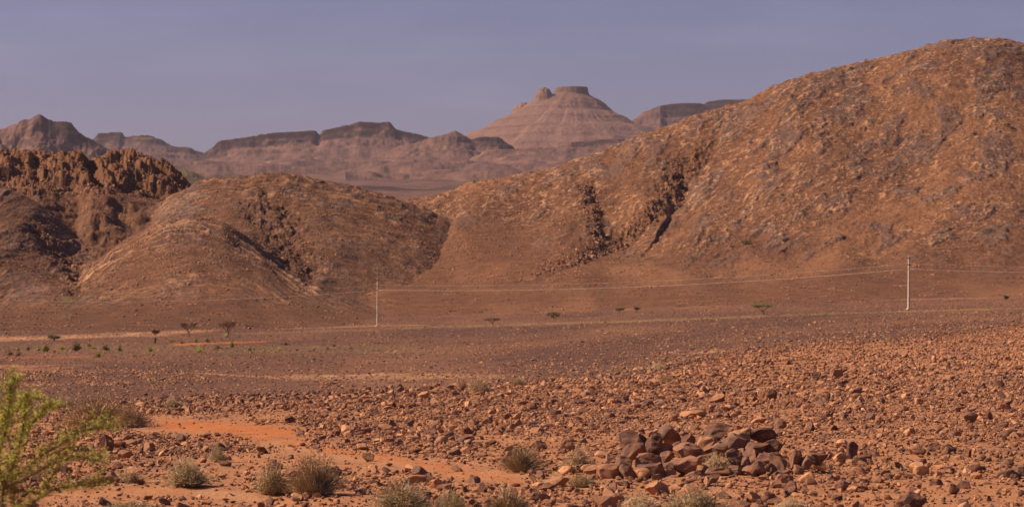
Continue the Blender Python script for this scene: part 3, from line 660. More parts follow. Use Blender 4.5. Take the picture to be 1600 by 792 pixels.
# gravel on the plain
n = 170000; Y = rng.uniform(200, 930, n); x = rng.uniform(-120, 1720, n)
k = (Y > crest_at(x) * 1.05) & (rng.uniform(size=n) < .35 + 1.1 * np.clip(fbm(x / 60, np.log(Y) * 14, 3, 611) + .1, 0, 1)); x, Y = x[k], Y[k]; n = len(x)
s_ = np.clip(rng.lognormal(math.log(.24), .4, n), .12, .8)
scatter('plain_stones', small, np.stack([wx(x, Y), Y, ground_grid.at(x, Y) + s_ * .1], 1), np.stack([rng.normal(0, .2, n), rng.normal(0, .2, n), rng.uniform(0, 6.28, n)], 1),
        np.stack([s_ * 1.1, s_, s_ * .8], 1), np.clip(rng.beta(.7, 1.0, n), 0, 1), 'dark gravel and stones scattered over the plain', 'gravel')
# a heap of bulldozed earthy stones low on the left of the plain
n = 5000; x = rng.uniform(-60, 330, n); Y = rng.uniform(365, 440, n); k = rng.uniform(size=n) < sstep(-.25, .3, fbm(x / 40, Y / 20, 3, 613)); x, Y = x[k], Y[k]; n = len(x)
s_ = np.clip(rng.lognormal(math.log(.34), .35, n), .15, .9)
scatter('rubble_band', small, np.stack([wx(x, Y), Y, ground_grid.at(x, Y) + s_ * .12], 1), np.stack([0 * x, 0 * x, rng.uniform(0, 6.28, n)], 1), np.stack([s_, s_, s_ * .8], 1), np.clip(rng.beta(2.2, 1.5, n), 0, 1), 'band of orange rubble crossing the plain behind the green sapling', 'rubble')

# rubble on the hillsides
def hill_rubble(name, Gd, xlo, xhi, n, label, wf):
    x = rng.uniform(xlo, xhi, n); Y = rng.uniform(Gd.Ys[0], Gd.Ys[-1] * .95, n); Z = Gd.at(x, Y); g = gbase(x, Y)
    k = (Z > g - 1.5) & (rng.uniform(size=n) < wf(x, prow(Z, Y), Y) * (.25 + .75 * sstep(0, 22, Z - g))); x, Y, Z = x[k], Y[k], Z[k]; e = 3.0
    dY = (Gd.at(x + (800 - x) * e / Y, Y + e) - Gd.at(x - (800 - x) * e / Y, Y - e)) / (2 * e)
    ex = e * F / Y; dX = (Gd.at(x + ex, Y) - Gd.at(x - ex, Y)) / (2 * e); n = len(x)
    s_ = rng.uniform(.32, .85, n)
    scatter(name, clusters, np.stack([wx(x, Y), Y, Z], 1), np.stack([np.arctan(dY), -np.arctan(dX), 0 * x], 1), np.stack([s_, s_, s_], 1), np.clip(rng.beta(1.6, 2.0, n), 0, 1), label, 'rubble')
hill_rubble('hillside_rubble', hill_right, 520, 1720, 62000, 'brown rubble strewn over the tall hill on the right', lambda x, y, Y: np.clip(.35 + 1.0 * fbm(x / 50, y / 30, 3, 621), .08, 1))
hill_rubble('hillside_rubble', hill_left, -120, 700, 36000, 'brown rubble strewn over the low folded hills on the left', lambda x, y, Y: np.clip(.35 + 1.0 * fbm(x / 40, y / 24, 3, 623), .08, 1))

def block_field(name, Gd, w, n, label):
    j, i = np.nonzero(w > .35); k = rng.choice(len(j), min(n, len(j)), replace=False, p=(w[j, i] / w[j, i].sum())); j, i = j[k], i[k]; n = len(j)
    Yv = Gd.Ys[j]; s_ = np.clip(rng.lognormal(math.log(.75), .45, n), .3, 2.2)
    scatter(name, small, np.stack([wx(Gd.xs[i], Yv), Yv, Gd.Z[j, i] + .1 * s_], 1), np.stack([rng.normal(0, .5, n), rng.normal(0, .5, n), rng.uniform(0, 6.28, n)], 1),
            np.stack([s_, s_ * 1.1, s_ * 1.2], 1), np.clip(rng.beta(1.5, 2.2, n), 0, 1), label, 'rocks')
block_field('crag_blocks', hill_left, hill_blocks['left'], 6500, 'angular brown blocks on the cliff band and gullies of the left hills')
block_field('ravine_blocks', hill_right, hill_blocks['right'], 2600, 'dark angular blocks along the ravine wall of the tall hill')

# --- the heap of boulders: centre (picture x, row), width, height, tint, turn
pile = [(989, 692, 47, 32, .15, .2), (1024, 695, 28, 34, .05, .7), (1047, 680, 33, 25, .35, -.3), (1073, 690, 23, 16, .2, .4), (1103, 692, 31, 26, .85, -.2), (1117, 675, 42, 22, .2, .1),
        (1155, 682, 37, 22, .8, .2), (1187, 680, 43, 21, .0, -.2), (1148, 693, 46, 26, .3, .3), (1182, 699, 34, 24, .2, .5), (1210, 699, 31, 19, .15, -.4), (1073, 707, 41, 27, .55, -.25),
        (1040, 700, 22, 14, .6, .2), (1057, 699, 22, 14, .2, .3), (993, 707, 36, 23, .3, .4), (1009, 719, 39, 26, .5, .3), (1016, 736, 43, 31, .2, .1), (1040, 716, 25, 20, .4, .5),
        (1039, 734, 24, 20, .3, -.5), (985, 741, 28, 29, .35, .8), (951, 741, 34, 25, .65, .1), (927, 733, 27, 13, .75, 0), (951, 723, 23, 18, .5, -.6), (972, 727, 26, 22, .3, .3),
        (1069, 728, 46, 26, .5, -.2), (1100, 719, 36, 20, .4, .2), (1095, 708, 24, 15, .7, .1), (1125, 706, 39, 21, .45, -.1), (1145, 719, 27, 26, .25, .6), (1161, 708, 19, 13, .6, .2),
        (1177, 715, 27, 23, .4, -.4), (1192, 721, 27, 19, .3, .3), (1184, 733, 24, 20, .5, -.3), (1213, 720, 27, 28, .4, .7), (1203, 731, 18, 14, .3, .1), (1242, 716, 21, 23, .45, -.2),
        (1262, 720, 24, 18, .4, .2), (1279, 717, 26, 15, .1, .1), (1163, 724, 16, 18, .4, .3), (1152, 735, 24, 13, .4, -.1), (1121, 738, 38, 13, .45, .1), (1087, 745, 26, 13, .5, .2),
        (1051, 750, 18, 12, .5, .4), (1246, 733, 18, 12, .5, 0), (972, 753, 28, 11, .5, .2), (929, 748, 20, 12, .6, .3), (1005, 752, 14, 10, .6, .1), (1105, 734, 16, 13, .9, .2), (1222, 741, 20, 13, .4, .1), (1140, 748, 24, 12, .5, .3)]
ordw = ['first', 'second', 'third', 'fourth', 'fifth', 'sixth', 'seventh', 'eighth', 'ninth', 'tenth', 'eleventh', 'twelfth', 'thirteenth', 'fourteenth', 'fifteenth', 'sixteenth', 'seventeenth', 'eighteenth']
rows_ = [('top row', lambda y: y < 697), ('upper middle row', lambda y: 697 <= y < 714), ('lower middle row', lambda y: 714 <= y < 731), ('front row', lambda y: y >= 731)]
for rn, cond in rows_:
    rowr = sorted([p for p in pile if cond(p[1])])
    for q, (x, y, w, h, tv, turn) in enumerate(rowr):
        yb = y + h * .5; Yd = float(np.interp(yb, [690, 712, 735, 760], [49.2, 48.5, 47.4, 46.3]))
        ppm = F / Yd; z = wz(y, Yd); X = wx(x, Yd)
        z = min(z, float(ground_grid.at(x, Yd)) + .30) if yb > 745 else z
        o = bpy.data.objects.new('boulder', rock_mesh('boulder', 700 + int(x) * 3 + int(y), 4, random.choice([10, 11, 12, 14]), (1, 1, 1), .09)); C.objects.link(o)
        o.location = (X, Yd, z); o.scale = (w / ppm * 1.25, max(w, h) / ppm * .95, h / ppm * 1.42); o.rotation_euler = (random.uniform(-.15, .15), -turn * .35, random.uniform(-.4, .4)); o['tint'] = tv * .9
        shade = 'dark brown' if tv < .22 else ('brown' if tv < .5 else ('reddish brown' if tv < .7 else 'orange tan'))
        tag(o, f'{shade} boulder, {ordw[q]} from the left in the {rn} of the stone heap', 'boulder', 'boulders of the stone heap')

# --- single stones that stand out: picture x, row of its foot, width, height, tint, label
notable = [
    (1083, 653, 40, 17, .72, 'long pinkish orange stone lying behind the stone heap'), (1051, 658, 17, 14, .6, 'small orange stone touching the long pinkish stone on its left'),
    (972, 629, 19, 12, .12, 'rounded dark grey stone on its own, up the slope left of the long pinkish stone'), (1013, 634, 23, 12, .3, 'brown flat stone between the dark grey stone and the long pinkish stone'),
    (977, 646, 21, 9, .55, 'flat reddish stone just below the rounded dark grey stone'), (1121, 629, 28, 13, .65, 'flat pale orange slab uphill of the long pinkish stone'),
    (1190, 627, 20, 18, .95, 'bright orange upright block beside a dark stone on the right slope'), (1206, 626, 14, 18, .0, 'dark upright block right next to the bright orange block'),
    (924, 612, 15, 10, .6, 'squared stone near the terrace crest left of centre'), (1294, 627, 11, 14, .15, 'small dark upright stone on the right slope'),
    (1332, 720, 21, 30, .08, 'tall dark pointed stone right of the stone heap'), (1311, 725, 26, 17, .9, 'smooth pale tan stone leaning left of the tall dark pointed stone'),
    (1343, 726, 23, 15, .35, 'brown block just right of the tall dark pointed stone'), (1420, 682, 20, 15, .95, 'pale orange rounded stone uphill of the lower right stones'),
    (1481, 711, 31, 18, .2, 'dark rounded boulder on the lower right slope'), (1459, 706, 22, 13, .15, 'dark oval stone touching the left of the dark rounded boulder'),
    (1430, 711, 32, 13, .6, 'long flat tan stone left of the dark oval stone'), (1421, 797, 50, 28, .05, 'large dark boulder cut by the bottom edge at lower right'),
    (1434, 633, 17, 16, .7, 'leaning tan stone on the upper right slope'), (1518, 660, 24, 19, .3, 'brown angular stone near the right edge, mid slope'),
    (1545, 657, 12, 18, .05, 'narrow dark upright stone right of the brown angular stone'), (1219, 674, 19, 20, .4, 'brown pointed stone above the right end of the stone heap'),
    (1362, 656, 17, 11, .25, 'dark flat stone on the right slope above the pale orange rounded stone'), (1307, 591, 20, 16, .5, 'reddish block high on the right slope'),
    (1273, 592, 18, 12, .3, 'brown stone left of the reddish block high on the right slope'), (1235, 772, 26, 20, .4, 'brown boulder low in the picture under the right end of the stone heap'),
    (1316, 768, 22, 16, .35, 'brown block low in the picture under the tall dark pointed stone'), (1490, 772, 20, 16, .4, 'brown block low in the picture near the right edge'),
    (961, 791, 28, 22, .55, 'reddish cube-like boulder at the bottom edge below the heap'), (1175, 784, 26, 18, .8, 'pale tan stone at the bottom below the heap'),
    (899, 761, 22, 14, .45, 'brown stone left of the stone heap beside a dry tuft'), (165, 707, 24, 30, .18, 'dark red boulder behind the green sapling'),
    (196, 716, 22, 15, .5, 'brown flat stone right of the dark red boulder'), (176, 755, 24, 16, .4, 'brown stone at lower left near the sandy strip'),
    (232, 648, 16, 10, .7, 'orange stone at the left end of the terrace crest'), (597, 692, 8, 8, 1.0, 'small bright orange stone on bare ground left of centre'),
    (1593, 748, 24, 20, .3, 'brown boulder cut by the right edge of the picture'), (724, 611, 14, 15, .1, 'dark upright stone on the crest beside the grey bush'),
    (833, 642, 18, 13, .2, 'dark stone on the slope right of centre near the crest'), (640, 622, 20, 11, .45, 'flat brown stone on the crest left of the grey bush'), (662, 624, 17, 14, .75, 'tan stone on the crest between the flat brown stone and the grey bush')]
for i, (x, yb, w, h, tv, lab) in enumerate(notable):
    Yd = ground_grid.hit(x, min(yb, 800), 38, 340); ppm = F / Yd
    o = bpy.data.objects.new('stone', rock_mesh('stone', 900 + i, 3, 8 + i % 3, (1, 1, 1), .12)); C.objects.link(o)
    o.scale = (w / ppm * 1.08, w / ppm * .8, h / ppm * 1.2); o.location = (wx(x, Yd), Yd, float(ground_grid.at(x, Yd)) + h / ppm * .42)
    o.rotation_euler = (random.uniform(-.1, .1), random.uniform(-.15, .15), random.uniform(-.3, .3)); o['tint'] = tv; tag(o, lab, 'stone')

# ------------------------------------------------------------------ shrubs
def tuft(name, seed, n, spread, h, leaf, droop=.15, lw=.012):
    """stems and foliage meshes of a dry desert shrub, about 1 m across when spread = 0.5"""
    r = random.Random(seed); st, lf = MB(), MB(); lob = [r.uniform(.25, 1.25) for _ in range(11)]
    for i in range(n):
        a = r.uniform(0, 6.283); lb = lob[int(a / 6.284 * 11)]; t = math.sqrt(r.random()); rad = spread * t * r.uniform(.7, 1.15) * (.35 + .65 * lb); hh = h * (1.0 - .72 * t * t) * r.uniform(.5, 1.12) * (.4 + .6 * lb)
        b = Vector((math.cos(a) * .10 * spread * t + r.uniform(-.05, .05), math.sin(a) * .10 * spread * t + r.uniform(-.05, .05), -.03)); e = Vector((math.cos(a) * rad, math.sin(a) * rad, hh))
        mid = b.lerp(e, .5) + Vector((r.uniform(-.05, .05), r.uniform(-.05, .05), hh * .13)); e.z -= droop * r.random() * h * .5
        side = Vector((r.uniform(-1, 1), r.uniform(-1, 1), r.uniform(-.3, .3))).normalized()
        st.strip([b, mid, e], [.0045, .0035, .0015], side)
        for k in range(leaf):
            q = r.uniform(.35, 1.0); p = (b.lerp(mid, q * 2) if q < .5 else mid.lerp(e, q * 2 - 1)) + Vector((r.uniform(-1, 1), r.uniform(-1, 1), r.uniform(-1, 1))) * .035
            d = Vector((r.uniform(-1, 1), r.uniform(-1, 1), r.uniform(.1, 1.2))).normalized(); s2 = d.orthogonal().normalized()
            lf.quad(p, s2 * lw * r.uniform(.3, .6), d * lw * r.uniform(1.0, 2.4))
    return st.mesh(name + '_stems'), lf.mesh(name + '_foliage')
shrub_v = [tuft('shrub', 1 + i, 1000, .5, .62, 4) for i in range(3)]
dead_v = [tuft('dead_shrub', 21 + i, 900, .5, .62, 8, .5, .012) for i in range(2)]
low_v = [tuft('low_shrub', 41, 300, .5, .40, 6)]
green_v = [tuft('green_shrub', 61 + i, 90, .5, .7, 6, .1, .05) for i in range(3)]
def shrub(name, variants, x, yb, w, h, leafmat, label, cat='shrub', group=None, lo=36, hi=345, vi=None):
    Yd = ground_grid.hit(x, yb, lo, hi); ppm = F / Yd
    s_, f_ = variants[(vi if vi is not None else int(x)) % len(variants)]
    r = empty(name, (wx(x, Yd), Yd, float(ground_grid.at(x, Yd))), random.uniform(0, 6.28))
    dep = .5 * (w + max(h * 1.3, w * .6))
    if lo < 100: w = w * 1.4
    r.scale = (w / ppm, w / ppm, h / ppm / .62)
    for nm, m, mt in (('stems', s_, M['dry_stem']), ('foliage', f_, leafmat)):
        o = bpy.data.objects.new(nm, m); C.objects.link(o); o.parent = r
        if not m.materials: m.materials.append(mt)
        o.material_slots[0].link = 'OBJECT'; o.material_slots[0].material = mt
    return tag(r, label, cat, group)
S = 'dry_shrub'
for x, yb, w, h, kind, lab in [
    (148, 668, 110, 62, 1, 'large straw coloured dead bush behind the green sapling'), (200, 668, 70, 40, 1, 'tangled dead bush right of the large straw coloured bush'),
    (272, 636, 34, 16, 0, 'low olive tuft at the left end of the terrace crest'), (292, 762, 78, 46, 0, 'round grey green shrub on the stones at lower left'),
    (340, 722, 32, 26, 0, 'small pale tuft just above the round grey green shrub at lower left'), (203, 755, 46, 26, 1, 'thin straw tuft between sapling and round grey green shrub'),
    (425, 775, 62, 60, 0, 'left one of the joined grey green shrubs at the lower left centre'), (493, 776, 84, 72, 0, 'tallest grey green shrub at the lower left centre'),
    (205, 800, 120, 28, 0, 'wide low shrub cut by the bottom edge at lower left'), (628, 800, 84, 50, 0, 'round shrub cut by the bottom edge, left of centre'),
    (706, 800, 44, 36, 0, 'small shrub at the bottom edge between two rounder shrubs'), (792, 802, 86, 48, 0, 'round shrub cut by the bottom edge near the centre'),
    (817, 738, 64, 46, 0, 'olive shrub on stones left of the stone heap'), (908, 736, 60, 46, 1, 'straw coloured shrub against the left end of the stone heap'),
    (910, 764, 34, 22, 0, 'small tuft in front of the left end of the stone heap'), (868, 762, 30, 22, 1, 'faint straw tuft left of the small tuft by the stone heap'),
    (750, 613, 38, 24, 1, 'grey brown bush on the terrace crest at the centre'), (811, 604, 26, 16, 0, 'small olive tuft right of the grey brown crest bush'),
    (1028, 579, 24, 16, 1, 'faint dry tuft high on the slope right of centre'), (1088, 802, 96, 50, 0, 'grey green shrub at the bottom edge below the stone heap'),
    (1120, 738, 46, 32, 1, 'pale dry grass tuft growing in the stone heap'), (1000, 795, 60, 28, 1, 'straw coloured low tuft at the bottom below the heap'),
    (1240, 800, 66, 26, 1, 'straw coloured tuft at the bottom edge right of the heap'), (1043, 597, 22, 12, 1, 'tiny dry tuft on the slope under the faint dry tuft'),
    (90, 640, 60, 26, 0, 'olive brush behind the top of the green sapling'), (1520, 571, 8, 7, 2, 'tiny green sprig among stones at upper right')]:
    shrub(S if kind < 2 else 'green_sprig', [low_v[0]] if h < w * .35 else (shrub_v, dead_v, green_v)[kind], x, yb, w, h, (M['dry_leaf'], M['dead_leaf'], M['green_leaf'])[kind], lab)

# green shrubs dotted over the plain
r = random.Random(5); spots = [(15, 555, 13), (28, 556, 9), (44, 547, 10), (72, 550, 15), (60, 548, 9), (97, 546, 11), (118, 548, 17), (124, 545, 12), (140, 541, 9), (146, 545, 8), (153, 558, 10), (166, 547, 12), (187, 548, 11), (234, 549, 10), (266, 534, 9), (284, 537, 8), (306, 535, 10), (324, 535, 9), (341, 545, 11), (363, 543, 12), (390, 548, 8), (352, 527, 9), (425, 541, 9), (447, 539, 7), (436, 548, 7), (464, 548, 7), (490, 548, 7), (522, 541, 8), (511, 546, 8), (548, 545, 7), (568, 543, 7), (592, 547, 6), (310, 550, 10), (29, 548, 7), (412, 550, 8)]
for x, yb, w in spots:
    shrub('green_shrub', green_v, x, yb, w * r.uniform(.8, 1.3), w * r.uniform(.5, .85), M['green_leaf'] if r.random() < .6 else M['olive_leaf'], 'small green shrub on the gravel plain beyond the terrace at left', 'shrub', 'small green shrubs dotted over the plain', 300, 900)
for q in range(46):
    x, yb = r.uniform(-10, 640), r.uniform(536, 572); w = r.uniform(5, 10)
    shrub('grey_shrub', low_v, x, yb, w, w * .55, M['dry_leaf'] if r.random() < .6 else M['olive_leaf'], 'tiny grey olive tuft on the gravel plain beyond the terrace', 'shrub', 'tiny grey tufts dotted over the plain', 300, 900)
shrub('olive_shrub', low_v, 238, 599, 13, 8, M['olive_leaf'], 'round dark olive bush alone on the rubble band behind the terrace', 'shrub', None, 300, 900)
for x, yb, w, lab in ((1290, 492, 12, 'bright green tuft on the grass strip between acacia and right pole'), (1352, 489, 9, 'pale green tuft near the foot of the right pole'), (1545, 481, 9, 'green tuft on the grass strip at the right edge'), (676, 513, 9, 'yellow green tuft on the grass strip right of the left pole')):
    shrub('green_tuft', low_v, x, yb, w * 1.4, w * .4, M['green_leaf'], lab, 'shrub', None, 400, 900)

# ------------------------------------------------------------------ trees on the plain and hills
def limb(mb, r, a, b, r0, r1, seg=3, k=5, wob=.08):
    a, b = Vector(a), Vector(b); L = (b - a).length; pts = [a + (b - a) * (i / seg) + (Vector((r.uniform(-1, 1), r.uniform(-1, 1), r.uniform(-1, 1))) * L * wob if 0 < i < seg else Vector()) for i in range(seg + 1)]
    mb.tube(pts, [r0 + (r1 - r0) * i / seg for i in range(seg + 1)], k); return pts

def tree(name, x, Yd, gz, H, W, kind, leafmat, label, seed):
    r = random.Random(seed); root = empty(name, (wx(x, Yd), Yd, gz)); tr, br, cr = MB(), MB(), MB()
    fork = H * (.30 if kind != 'round' else .18)
    limb(tr, r, (0, 0, -.15), (.08 * H * r.uniform(-1, 1), .05 * H, fork), .045 * H, .034 * H, 3, 7, .05)
    base = Vector(tr.v[-4]); tips = []
    for i in range(9 if kind == 'vase' else 7):
        a = 6.283 * i / 7 + r.uniform(-.3, .3); rad = W * .5 * r.uniform(.45, .85); top = H * (r.uniform(.74, .86) if kind != 'round' else r.uniform(.45, .8))
        e = Vector((math.cos(a) * rad, math.sin(a) * rad, top)); limb(br, r, base, e, .022 * H, .008 * H, 4, 5, .05)
        for j in range(6 if kind != 'vase' else 14):
            f = e + Vector((r.uniform(-1, 1) * W * .2, r.uniform(-1, 1) * W * .2, H * r.uniform(.02, .16))); s0 = base.lerp(e, r.uniform(.45, 1)); limb(br, r, s0, f, .007 * H, .003 * H, 2, 3, .05); tips.append(f)
    if kind == 'vase':
        for f in tips:
            for j in range(5):
                p = f + Vector((r.uniform(-1, 1) * W * .10, r.uniform(-1, 1) * W * .10, r.uniform(-.12, .12) * H)); d = (p - base).normalized()
                cr.strip([p - d * .3, p + d * .4], [.012, .006], d.orthogonal().normalized())
    else:
        n = 2600 if kind == 'umbrella' else 2200
        clumps = [(r.uniform(0, 6.283), math.sqrt(r.random()) * .95, r.uniform(-1, 1), r.uniform(.10, .2)) for _ in range(46)]
        for i in range(n):
            a, rr_, v, sp = r.choice(clumps); thick = H * (.13 if kind == 'umbrella' else .34) * (1 - .6 * rr_); mid_ = H * (.84 if kind == 'umbrella' else .62)
            if kind == 'umbrella': mid_ -= H * .08 * rr_
            p = Vector((math.cos(a) * rr_ * W * .5, math.sin(a) * rr_ * W * .5, mid_ + v * thick)) + Vector((r.gauss(0, 1) * W * sp * .3, r.gauss(0, 1) * W * sp * .3, r.gauss(0, 1) * H * .035))
            d = Vector((r.uniform(-1, 1), r.uniform(-1, 1), r.uniform(-.6, .8))).normalized(); cr.quad(p, d.orthogonal().normalized() * .06, d * .13)
    for nm, mb, mt in (('trunk', tr, M['bark']), ('branches', br, M['bark'] if kind != 'vase' else M['bare_twig']), ('crown', cr, leafmat)): new_obj(nm, mb.mesh(nm), mt, root)
    return tag(root, label, 'tree')

def plain_tree(name, x, yb, hpx, wpx, kind, mt, label, seed, lo=450, hi=960):
    Yd = ground_grid.hit(x, yb, lo, hi); u = Yd / F; return tree(name, x, Yd, float(ground_grid.at(x, Yd)), hpx * u, wpx * u, kind, mt, label, seed)
plain_tree('acacia_tree', 1194, 493, 20, 40, 'umbrella', M['olive_leaf'], 'flat topped umbrella acacia left of the right pole', 1)
plain_tree('bare_tree', 355, 527, 23, 26, 'vase', M['bare_twig'], 'vase shaped leafless tree, right one of the pair on the left plain', 2)
plain_tree('bare_tree', 296, 526, 20, 26, 'vase', M['bare_twig'], 'thin spreading leafless tree, left one of the pair on the left plain', 3)
plain_tree('bare_tree', 243, 527, 10, 12, 'vase', M['bare_twig'], 'tiny faint leafless tree on the sandy track behind the dark figure', 4)
plain_tree('thorn_tree', 865, 499, 13, 24, 'round', M['olive_leaf'], 'bushy olive thorn tree at the centre of the plain', 5)
plain_tree('acacia_tree', 769, 508, 12, 27, 'umbrella', M['bare_twig'], 'faint flat brown acacia between left pole and thorn tree', 6)
plain_tree('thorn_tree', 85, 533, 11, 21, 'round', M['olive_leaf'], 'low spreading olive tree by the sandy track at far left', 7)
plain_tree('thorn_tree', 968, 488, 8, 15, 'round', M['olive_leaf'], 'small dark thorn tree, left one of two at the hill foot', 8)
plain_tree('thorn_tree', 995, 487, 8, 11, 'round', M['olive_leaf'], 'small pale thorn tree, right one of two at the hill foot', 9)
plain_tree('thorn_tree', 1572, 470, 9, 9, 'round', M['olive_leaf'], 'small bush on the light track near the right edge', 10)
plain_tree('thorn_tree', 320, 511, 6, 16, 'round', M['olive_leaf'], 'low dark bush behind and between the pair of leafless trees', 11)
def hill_tree(x, yb, hpx, wpx, label, seed):
    Ys = np.linspace(950, 1700, 1500); row = prow(hill_right.at(np.full(1500, float(x)), Ys), Ys); Yd = float(Ys[np.where(row <= yb)[0][0]]); u = Yd / F
    tree('thorn_tree', x, Yd, float(hill_right.at(x, Yd)) - .1, hpx * u, wpx * u, 'round', M['olive_leaf'], label, seed)
hill_tree(1165, 382, 8, 15, 'lone green tree on the slope of the tall hill', 12)
hill_tree(1574, 199, 7, 12, 'lone bush high on the tall hill near the right edge', 13)
hill_tree(1222, 306, 4, 6, 'tiny bush midway up the tall hill', 14)

# ------------------------------------------------------------------ green sapling close to the camera at left
def sapling():
    r = random.Random(77); Y0 = 17.5; z0 = float(ground_grid.at(20, Y0)); root = empty('green_sapling', (wx(-25, Y0), Y0, z0)); st, lf = MB(), MB()
    def P(x, y, dy=0.0): q = Y0 + dy; return Vector((wx(x, q) - root.location.x, q - Y0, wz(y, q) - z0))
    b0 = Vector((0, 0, -.05))
    def spray(pts, dens, wd, r0=.012):
        pts = [Vector(p) for p in pts]; st.tube(pts, [r0 + (.002 - r0) * i / (len(pts) - 1) for i in range(len(pts))], 5)
        for i in range(len(pts) - 1):
            a, b = pts[i], pts[i + 1]; L = (b - a).length
            for _ in range(int(1.6 * dens * L * (.35 + i * .3))):
                s_ = a.lerp(b, r.random()); d = ((b - a).normalized() * .7 + Vector((r.uniform(-1, 1), r.uniform(-1, 1), r.uniform(-.4, 1)))).normalized(); ln = wd * r.uniform(.4, 1.5); e = s_ + d * ln
                st.strip([s_, e], [.0016, .0008], d.orthogonal().normalized())
                for k in range(9):
                    p = s_.lerp(e, r.uniform(.15, 1.05)) + Vector((r.gauss(0, 1), r.gauss(0, 1), r.gauss(0, 1))) * .009
                    q = Vector((r.uniform(-1, 1), r.uniform(-1, 1), r.uniform(-.2, 1))).normalized(); lf.quad(p, q.orthogonal().normalized() * .0028, q * .010)
    k1, k2 = P(-20, 830, .1), P(5, 760, -.1)
    spray([b0, k1, P(-5, 720), P(12, 660, .1), P(15, 620), P(22, 592)], 190, .09, .02)
    spray([b0, k2, P(30, 700, -.2), P(38, 650, -.2), P(42, 618, -.2)], 190, .085, .018)
    spray([k2, P(18, 720, .2), P(30, 690, .2), P(55, 655, .2), P(70, 640, .2), P(88, 634, .2)], 190, .075)
    spray([k1, P(20, 745, .1), P(60, 715, .1), P(100, 690, .1), P(130, 672, .2), P(172, 665, .2)], 170, .12)
    spray([k2, P(40, 745, -.2), P(80, 725, -.3), P(120, 712, -.3), P(160, 720, -.3)], 140, .11)
    spray([b0, P(10, 810, -.3), P(50, 785, -.3), P(80, 765, -.3), P(120, 758, -.3), P(160, 752, -.3)], 140, .11, .016)
    spray([k1, P(-10, 690, .3), P(0, 660, .3), P(20, 640, .3), P(58, 620, .3)], 170, .07)
    spray([k1, P(-30, 700, -.1), P(-20, 640, -.1), P(-8, 610, -.1)], 190, .09); spray([k2, P(-5, 715, -.3), P(-2, 680, -.3), P(10, 650, -.3)], 190, .09)
    spray([k2, P(60, 770, .2), P(85, 740, .2), P(95, 715, .2), P(110, 700, .2)], 120, .07); spray([b0, P(20, 830, 0), P(22, 780, 0), P(18, 735, 0)], 100, .07, .016)
    new_obj('branches', st.mesh('branches'), M['bark'], root); new_obj('foliage', lf.mesh('foliage'), M['fresh_leaf'], root)
    tag(root, 'bright green feathery sapling close up at the left edge', 'sapling')
sapling()

# ------------------------------------------------------------------ power line
def pole(x, Yd, H, label):
    gz = float(ground_grid.at(x, Yd)); root = empty('utility_pole', (wx(x, Yd), Yd, gz), .3); m = MB()
    for z0, z1, a, b in ((-.4, H, .27, .15),):
        k = len(m.v); m.v += [Vector((sx_ * w, sy_ * w * .8, z)) for z, w in ((z0, a), (z1, b)) for sx_, sy_ in ((-1, -1), (1, -1), (1, 1), (-1, 1))]
        m.f += [(k, k + 1, k + 5, k + 4), (k + 1, k + 2, k + 6, k + 5), (k + 2, k + 3, k + 7, k + 6), (k + 3, k, k + 4, k + 7), (k + 4, k + 5, k + 6, k + 7)]
    new_obj('shaft', m.mesh('shaft'), M['concrete'], root)
    m = MB(); m.box((0, 0, .08), (.55, .5, .16)); new_obj('footing', m.mesh('footing'), M['concrete'], root)
    for zf, hw in ((H * .955, .30), (H * .832, .55)):
        m = MB(); m.box((0, -.2, zf), (hw, .05, .09)); br_ = new_obj('bracket', m.mesh('bracket'), M['steel'], root)
        for s_ in (-1, 1):
            m = MB(); m.tube([(s_ * hw * .85, -.2, zf + .09), (s_ * hw * .85, -.2, zf + .16), (s_ * hw * .85, -.2, zf + .24), (s_ * hw * .85, -.2, zf + .34)], [.05, .10, .06, .08], 8); new_obj('insulator', m.mesh('insulator'), M['ceramic'], br_)
    m = MB(); m.box((0, -.2, H * .755), (.20, .06, .10)); new_obj('clamp', m.mesh('clamp'), M['steel'], root)
    return tag(root, label, 'utility pole')
HP = 14.3; poles = [(-245, 800.0), (590, 800.0), (1420, 723.0), (2190, 700.0)]
pole(590, 800, HP, 'pale concrete power pole at the centre left of the plain'); pole(1420, 723, HP, 'pale concrete power pole at the right of the plain')
def top(i, f): x, Yd = poles[i]; return Vector((wx(x, Yd), Yd - .25, float(ground_grid.at(np.clip(x, -900, 2400), Yd)) + HP * f))
for f, rad, who in ((.755, .032, 'lower'), (.855, .016, 'upper')):
    for a, b, sag, where in ((0, 1, 3.4, 'left of the left pole'), (1, 2, 2.0, 'between the two poles'), (2, 3, 1.9, 'right of the right pole')):
        A_, B_ = top(a, f), top(b, f)
        if a == 0: A_.z = B_.z - .2
        if b == 3: B_.z = A_.z + 2.0
        m = MB(); pts = [A_.lerp(B_, i / 40) - Vector((0, 0, 4 * sag * (i / 40) * (1 - i / 40))) for i in range(41)]
        m.tube(pts, [rad] * 41, 6); tag(new_obj('power_cable', m.mesh('power_cable', True), M['cable']), f'{who} pale power cable sagging {where}', 'cable', 'cables of the power line')

